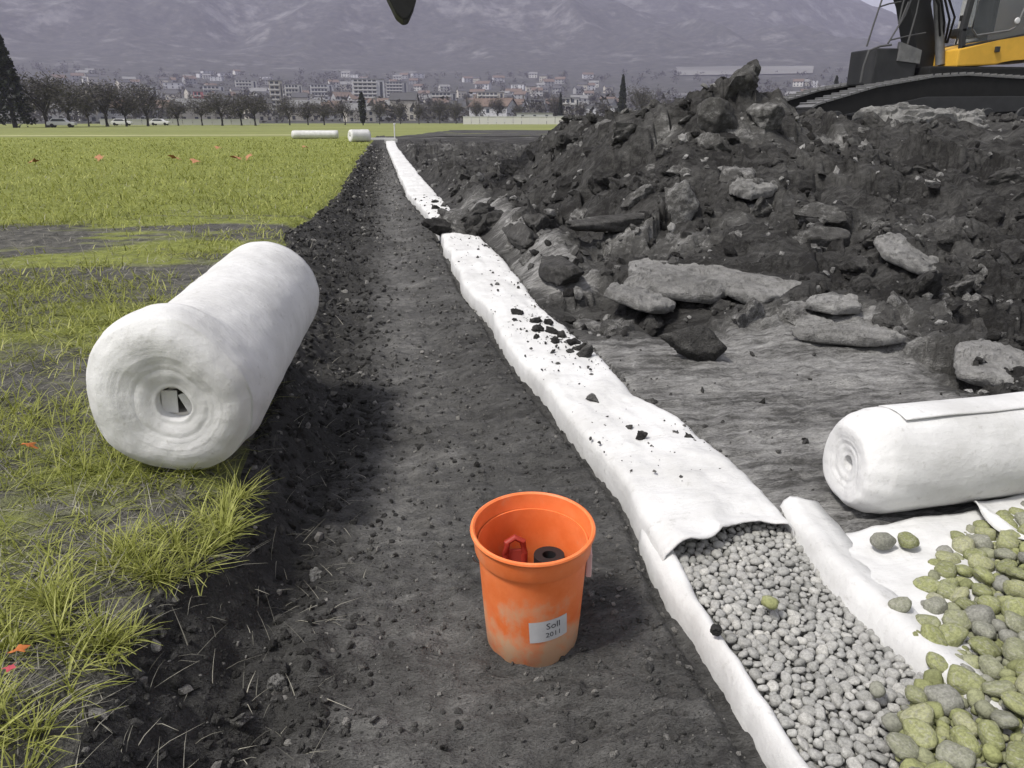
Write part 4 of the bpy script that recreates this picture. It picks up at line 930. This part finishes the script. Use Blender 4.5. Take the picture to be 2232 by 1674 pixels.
def trunk_mesh(kind, seed):
    r = random.Random(seed); mb = MB()
    if kind in ('conifer', 'column'): mb.tube([(0, 0, 0), (0, 0, .5), (0, 0, .97)], [.022, .014, .003], 7)
    else:
        mb.tube([(0, 0, 0), (.01, .0, .18), (.0, .01, .36)], [.028, .022, .018], 7)
        for k in range(9):
            a = k * 2.4 + r.uniform(-.3, .3); l = r.uniform(.2, .38); h0 = r.uniform(.2, .36); up = r.uniform(.25, .55)
            mid = (l * .45 * math.cos(a), l * .45 * math.sin(a), h0 + up * .55); mb.tube([(0, .0, h0), mid, (l * math.cos(a), l * math.sin(a), h0 + up)], [.013, .008, .002], 5)
            for j in range(3):
                b = a + r.uniform(-1, 1); mb.tube([mid, (mid[0] + .14 * math.cos(b), mid[1] + .14 * math.sin(b), mid[2] + r.uniform(.05, .2))], [.005, .001], 4)
    o_ = mb.build('trunk', M['bark']); me = o_.data; bpy.data.objects.remove(o_); return me
TP = {k: [(crown_mesh(k, n, sd + j), trunk_mesh(k, sd + j)) for j in range(3)] for k, n, sd in (('conifer', 3400, 700), ('column', 2400, 710), ('round', 2600, 720), ('tall', 2400, 730))}
def azp(u_): return math.atan((u_ * 1.009 - 1116) / 1600 / 1.0626) + R(8.892)
def place(u_, r): a = azp(u_); return r * math.sin(a), r * math.cos(a)
tcount = [0]
def tree(kind, u_, r, h, label, group=None, wx=1.0, name=None):
    x, y = place(u_, r); i = tcount[0]; tcount[0] += 1
    t = thing(name or {'conifer': 'conifer_tree', 'column': 'cypress_tree'}.get(kind, 'bare_tree'), label, 'tree', (x, y, float(foot(np.array(float(r)))) - .05), i * 2.1, group)
    t.scale = (h * wx, h * wx, h)
    cm, tm = TP[kind][i % 3]
    obj('trunk', tm, None, t); obj('crown', cm, M['ever'] if kind in ('conifer', 'column') else M['twig'], t)
    return t
tree('conifer', 30, 150, 14.8, 'tall dark conifer at the left edge of the photo', wx=1.15)
tree('round', 100, 155, 9.5, 'dark broad tree right of the tall conifer', wx=1.6)
tree('round', 150, 165, 8.6, 'low dark tree behind the parked light car', wx=1.7)
tree('tall', 190, 175, 8.0, 'bare tree between the dark trees and the orchard', wx=.9)
for u_, r, h in [(238, 170, 7.6), (275, 172, 8.2), (322, 178, 7.4), (385, 185, 7.0), (430, 190, 7.5), (478, 180, 7.4), (515, 190, 6.8), (556, 182, 7.4)]:
    tree('round' if u_ % 3 else 'tall', u_ + ((u_ * 13) % 17) - 8, r, h * (.8 + .45 * ((u_ * 3) % 11) / 11), 'bare dark orchard tree in the row beyond the field', 'orchard trees in a row beyond the field', wx=1.15 + .5 * ((u_ * 7) % 10) / 10)
for u_, r, h in [(625, 200, 6.6), (665, 205, 6.2), (700, 200, 6.4), (745, 205, 6.0)]:
    tree('round', u_, r, h, 'low dark bare tree in front of the tower blocks', 'low trees before the tower blocks', wx=1.3)
tree('column', 784, 190, 7.4, 'thin dark cypress below the striped apartment block', wx=1.0)
for u_, r, h in [(820, 230, 7), (865, 260, 8), (905, 250, 7), (950, 280, 9), (985, 260, 7.5), (1030, 300, 9), (1075, 320, 11), (1120, 300, 8), (1200, 320, 11), (1255, 330, 9), (1300, 330, 9)]:
    tree('tall', u_, r, h, 'hazy bare tree among the houses right of the trench end', 'bare trees among the houses', wx=1.0)
tree('conifer', 1342, 260, 15, 'slender dark spire conifer left of the spoil heap', wx=.75)
tree('round', 1385, 270, 13.5, 'broad dark tree beside the spire conifer', wx=1.0)
tree('conifer', 1210, 300, 11, 'small conifer behind the long white wall', wx=.7)
tree('conifer', 1795, 330, 17, 'dark conifer peak just left of the excavator', wx=.8)
tree('round', 1660, 240, 9, 'dark rounded tree behind the right shoulder of the heap', wx=1.0)
for u_, r, h in [(100, 420, 9), (350, 520, 10), (620, 600, 12), (880, 640, 12), (930, 560, 11), (1010, 700, 12), (1100, 620, 12), (1180, 760, 12), (1280, 660, 12), (420, 700, 10), (540, 820, 12), (720, 780, 12), (1420, 800, 12), (1720, 500, 11)]:
    tree('tall', u_, r, h, 'small hazy bare tree between roofs on the town slope', 'small trees on the town slope', wx=1.0)

# ------------------------------------------------------------------ the town
wallc = [plain('render_' + n, c, .9, var=.15, scale=.2) for n, c in (('white', (.62, .61, .58)), ('cream', (.52, .49, .43)), ('grey', (.36, .36, .36)), ('pale', (.55, .55, .56)))]
roofc = [plain('roof_' + n, c, .9, var=.3, scale=.5) for n, c in (('brown', (.16, .12, .10)), ('grey', (.22, .22, .22)), ('dark', (.09, .09, .095)))]
M['win'] = plain('dark_pane', (.05, .055, .065), .25, 0, 0)
pinkm = plain('pink_render', (.62, .24, .24), .9, var=.1)
winme = MB().box((0, 0, 0), (1.3, .12, 1.5)).build('window', M['win']); wme = winme.data; bpy.data.objects.remove(winme)
def gable(w, d, h, rh, wm, rm, nwin, flat=False):
    root = bpy.data.objects.new('house', None); COL.objects.link(root); kids = []
    if flat: kids.append(MB().box((0, 0, h / 2), (w, d, h)).build('wall', wm, root))
    else: kids.append(MB().prism([(-d / 2, 0), (d / 2, 0), (d / 2, h), (0, h + rh), (-d / 2, h)], -w / 2, w / 2, 'x').build('wall', wm, root))
    mb = MB()
    if flat: mb.box((0, 0, h + .2), (w + .6, d + .6, .35))
    else:
        a = math.atan2(rh, d / 2); l = math.hypot(rh, d / 2) + .7
        for s_ in (-1, 1): mb.box((0, s_ * (d / 4 + .15), h + rh / 2 + .12), (w + 1, l, .22), Euler((-s_ * a, 0, 0)))
    kids.append(mb.build('roof', rm, root))
    for k in range(nwin):
        fl = k % 2; cx = (k // 2 - (nwin // 2 - 1) / 2) * w / (nwin / 2)
        kids.append(obj('window', wme, None, root, (cx, -d / 2 - .03, 1.7 + fl * 2.8)))
    return root, kids
protos = []
for i in range(8):
    protos.append(gable([11, 14, 9, 16, 12, 10, 13, 18][i], [9, 9, 8, 10, 8, 9, 9, 11][i], [5.6, 5.8, 5.2, 6, 5.6, 8, 5.6, 6][i], [2.6, 3, 2.4, 2.8, 2.2, 2.6, 3, 0][i], wallc[i % 4], roofc[i % 3], 6, flat=(i == 7)))
used = set()
def house(i, u_, r, rz, sc, label, group):
    x, y = place(u_, r); root, kids = protos[i]
    loc = (x, y, float(foot(np.array(float(r)))) - .6); rz = -azp(u_) + rz
    if i in used: o_ = dup(root, kids, loc, rz, (sc,) * 3)
    else: used.add(i); o_ = root; o_.location = loc; o_.rotation_euler = (0, 0, rz); o_.scale = (sc,) * 3
    return tag(o_, label, 'house', group)
hr = random.Random(42); taken = []
LOOK = [w_ + ' house with ' + r_ for w_, r_ in zip(['white', 'cream', 'grey', 'pale'] * 2, ['brown roof', 'grey roof', 'dark roof', 'brown roof', 'grey roof', 'dark roof', 'brown roof', 'flat roof'])]
LANDMARKS = [(120, 'the dark left trees'), (270, 'the orchard trees'), (436, 'the pink building'), (540, 'the last orchard tree'), (603, 'the slim tower'), (690, 'the low trees'), (800, 'the striped block'), (930, 'the trench end'), (1060, 'the left wall end'), (1160, 'the larger white shed'), (1270, 'the right wall end'), (1342, 'the spire conifer'), (1720, 'the heap shoulder'), (1800, 'the excavator track')]
def rows_():
    n = 0
    while n < 170:
        r = 350 + 1050 * hr.random() ** 1.25; u_ = hr.choice([hr.uniform(90, 1330)] * 7 + [hr.uniform(1690, 1840)])
        a = u_ * r / 1600
        if any(abs(a - b) < 13 and abs(r - c) < 24 for b, c in taken): continue
        taken.append((a, r)); n += 1
        i = hr.randrange(8); tier = 'lower' if r < 640 else 'middle' if r < 1000 else 'upper'
        lm_ = min(LANDMARKS, key=lambda q: abs(q[0] - u_))[1]
        house(i, u_, r, hr.uniform(-.5, .5), hr.uniform(.9, 1.25), '%s, %s slope above %s' % (LOOK[i], tier, lm_), 'houses of the hazy town')
rows_()
# apartment blocks
def block(u_, r, w, h, d, floors, wm, label, rz=0, stairs=True, nw=5):
    x, y = place(u_, r)
    t = thing('apartment_block', label, 'building', (x, y, float(foot(np.array(float(r)))) - .6), -azp(u_) + rz)
    MB().box((0, 0, h / 2), (w, d, h)).build('wall', wm, t)
    MB().box((0, 0, h + .25), (w + .8, d + .8, .5)).build('roof', roofc[1], t)
    fh = h / floors
    slab_ = MB().box((0, 0, 0), (w * .72, 1.5, .9)).build('balcony', wallc[0]); sm_ = slab_.data; bpy.data.objects.remove(slab_)
    wb = MB().box((0, 0, 0), (w * .72 / nw * .7, .15, fh * .5)).build('window', M['win']); wbm = wb.data; bpy.data.objects.remove(wb)
    for k in range(floors):
        z = k * fh + fh * .45
        obj('balcony', sm_, None, t, (-w * .1, -d / 2 - .7, z - fh * .22))
        for j in range(nw): obj('window', wbm, None, t, (-w * .1 + (j - (nw - 1) / 2) * w * .72 / nw, -d / 2 - .04, z + fh * .18))
    if stairs: MB().box((w * .40, -d / 2 - .1, h * .5), (w * .08, .2, h * .85)).build('stair_window', M['win'], t)
    return t
block(800, 640, 25, 22, 14, 8, wallc[3], 'broad striped apartment block above the thin cypress')
block(603, 520, 8, 20, 12, 7, wallc[1], 'slim tall tower block rising from the low trees', nw=2)
block(640, 700, 14, 17, 12, 5, wallc[0], 'pale block right of the slim tower', nw=4)
block(700, 820, 22, 15, 12, 4, wallc[3], 'low pale block left of the striped block', nw=5)
block(320, 700, 20, 15, 12, 5, wallc[3], 'bright pale block above the orchard trees', nw=4)
block(230, 760, 16, 14, 12, 4, wallc[1], 'cream block on the left town slope', nw=4)
block(540, 900, 22, 16, 12, 5, wallc[0], 'pale block high on the slope left of the slim tower', nw=5)
block(470, 760, 18, 14, 12, 4, wallc[3], 'pale block behind the pink building', nw=4)
block(860, 900, 24, 16, 14, 5, wallc[2], 'grey block right of the striped block', nw=5)
block(960, 620, 20, 13, 12, 4, wallc[2], 'grey block above the trench end', nw=5)
block(1060, 640, 22, 13, 12, 4, wallc[1], 'cream block above the long white wall', nw=5)
block(1150, 560, 18, 9, 12, 3, wallc[2], 'low grey block behind the white wall', nw=4)
block(436, 560, 6, 13, 8, 4, pinkm, 'narrow pink building standing out in the hazy town', nw=2, stairs=False)
block(1230, 420, 10, 11, 9, 3, wallc[0], 'small white block behind the long white wall', nw=3)
block(1740, 520, 18, 9, 10, 3, wallc[0], 'white block just left of the excavator track', nw=4)
# trees and shrubs between the houses, too many and too far to count
cv_, cf_, ct_ = [], [], []; nb = 0
for k in range(900):
    r_ = 310 + 1150 * RNG.uniform() ** 1.1; u_ = RNG.uniform(60, 1860); x_, y_ = place(u_, r_); h_ = RNG.uniform(4, 10); m_ = 46
    c_ = RNG.normal(0, 1, (m_, 3)) * np.array([.30, .30, .26]) * h_ + np.array([x_, y_, float(foot(np.array(r_))) + h_ * .5])
    d_ = RNG.normal(0, 1, (m_, 3, 3)) * h_ * .11
    cv_.append((c_[:, None, :] + d_).reshape(-1, 3)); ct_.append(np.full(3 * m_, np.clip(RNG.normal(.3, .25), 0, 1)))
V_ = np.concatenate(cv_)
tag(obj('town_trees', mesh_np('town_trees', V_, None, np.arange(len(V_)).reshape(-1, 3), False, np.concatenate(ct_)), M['twig']), 'dark bare trees and shrubs massed between the houses of the town', 'trees', kind='stuff')
# long white wall and sheds at the far right of the field
def long_wall(name, label, u0, u1, r, h, n, cat='wall'):
    x0, y0 = place(u0, r); x1, y1 = place(u1, r); L_ = math.hypot(x1 - x0, y1 - y0); an = math.atan2(y1 - y0, x1 - x0)
    t = thing(name, label, cat, (x0, y0, .28), an); pm = None
    for k in range(n):
        if pm is None: pm = MB().box((0, 0, h / 2), (L_ / n - .12, .3, h)).build('panel', wallc[0], t, bevel=.02)
        q = pm if k == 0 else pm.copy()
        if k: COL.objects.link(q)
        q.location = ((k + .5) * L_ / n, .02 * (k % 2), 0)
    MB().box((L_ / 2, 0, h + .08), (L_, .45, .14)).build('coping', wallc[3], t)
    return t
long_wall('boundary_wall', 'long low white boundary wall beyond the ploughed field', 1000, 1290, 230, 2.1, 16)
long_wall('boundary_wall', 'low pale wall running behind the orchard trees', 215, 560, 215, 1.3, 16)
for u_, r, s_ in ((1155, 245, .62), (1235, 255, .5)):
    o_ = house(7, u_, r, 0, s_, ['larger white shed behind the long white wall', 'smaller white shed behind the long white wall'][u_ > 1200], None)
# field edge, road and cars
road = mesh_np('road', [(-190, 132, .292), (-60, 132, .292), (-60, 136, .292), (-190, 136, .292)], [(0, 1, 2, 3)], smooth=False)
tag(obj('road', road, plain('asphalt', (.10, .10, .10), .9)), kind='structure')
vg = np.linspace(-90, -6, 60)[:, None]; vt = np.linspace(0, 1, 4)[None, :]
Ym = 64 + vt * 1.2 + .0 * vg; Xm = vg + 0 * vt
tag(obj('verge', mesh_np('verge', np.stack([Xm, Ym + 0 * Xm, .30 + .06 * np.sin(PI * vt) + 0 * Xm], -1).reshape(-1, 3), grid_quads(*Xm.shape)), plain('dry_verge', (.40, .40, .20), .9, scale=.5)), kind='structure')
def car(u_, r, col, label, rz):
    x, y = place(u_, r)
    t = thing('parked_car', label, 'car', (x, y, .29), rz)
    MB().prism([(-2.05, .35), (2.1, .35), (2.12, .75), (1.3, .92), (-1.95, .95), (-2.1, .7)], -.85, .85).build('body', col, t, bevel=.06)
    MB().prism([(-1.75, .93), (1.15, .91), (.55, 1.42), (-1.2, 1.45)], -.74, .74).build('cabin', col, t, bevel=.05)
    for s_ in (-1, 1):
        MB().prism([(-1.5, .98), (.85, .97), (.45, 1.34), (-1.1, 1.36)], s_ * .76 - .01, s_ * .76 + .01).build('side_window', M['win'], t)
        for xx in (-1.3, 1.3):
            MB().lathe([(.02, -.1), (.3, -.1), (.33, 0), (.3, .1), (.02, .1)], c=(xx, s_ * .8, .33), n=18, axis='y').build('wheel', M['ex_black'], t, smooth=True)
cw = plain('car_silver', (.6, .6, .62), .3, .3, 0); cw2 = plain('car_white', (.75, .75, .74), .3, 0, 0)
car(132, 150, cw, 'light silver car parked under the dark trees at the left', R(8))
car(262, 195, cw2, 'white car parked behind the first orchard trees', R(2))
car(345, 198, cw2, 'second white car parked behind the orchard, farther right', R(-3))

# ------------------------------------------------------------------ haze over the valley
hb = MB().box((0, 2000, 540), (9900, 5300, 1085)).build('haze', None)
hm = bpy.data.materials.new('valley_haze'); hm.use_nodes = True; hn = hm.node_tree.nodes; hn.clear()
pv = hn.new('ShaderNodeVolumePrincipled'); pv.inputs['Color'].default_value = (.76, .74, 1.0, 1); pv.inputs['Density'].default_value = 2.1e-4; pv.inputs['Anisotropy'].default_value = .2
ho = hn.new('ShaderNodeOutputMaterial'); hm.node_tree.links.new(pv.outputs[0], ho.inputs['Volume'])
hb.data.materials.append(hm); tag(hb, 'pale blue haze filling the valley air', 'haze', kind='stuff')

# ------------------------------------------------------------------ look-alikes in the far town told apart by their order
ORD = ['first', 'second', 'third', 'fourth', 'fifth', 'sixth', 'seventh', 'eighth', 'ninth', 'tenth', 'eleventh', 'twelfth', 'thirteenth', 'fourteenth', 'fifteenth']
by = {}
for o_ in bpy.data.objects:
    if o_.parent is None and o_.get('category') in ('house', 'tree') and 'label' in o_.keys(): by.setdefault(o_['label'], []).append(o_)
for lab, os_ in by.items():
    if len(os_) < 2: continue
    os_.sort(key=lambda q: q.location.x / q.location.y)
    for k, o_ in enumerate(os_):
        o_['label'] = lab + ((', left one', ', right one')[k] if len(os_) == 2 else ', %s from left' % ORD[k])
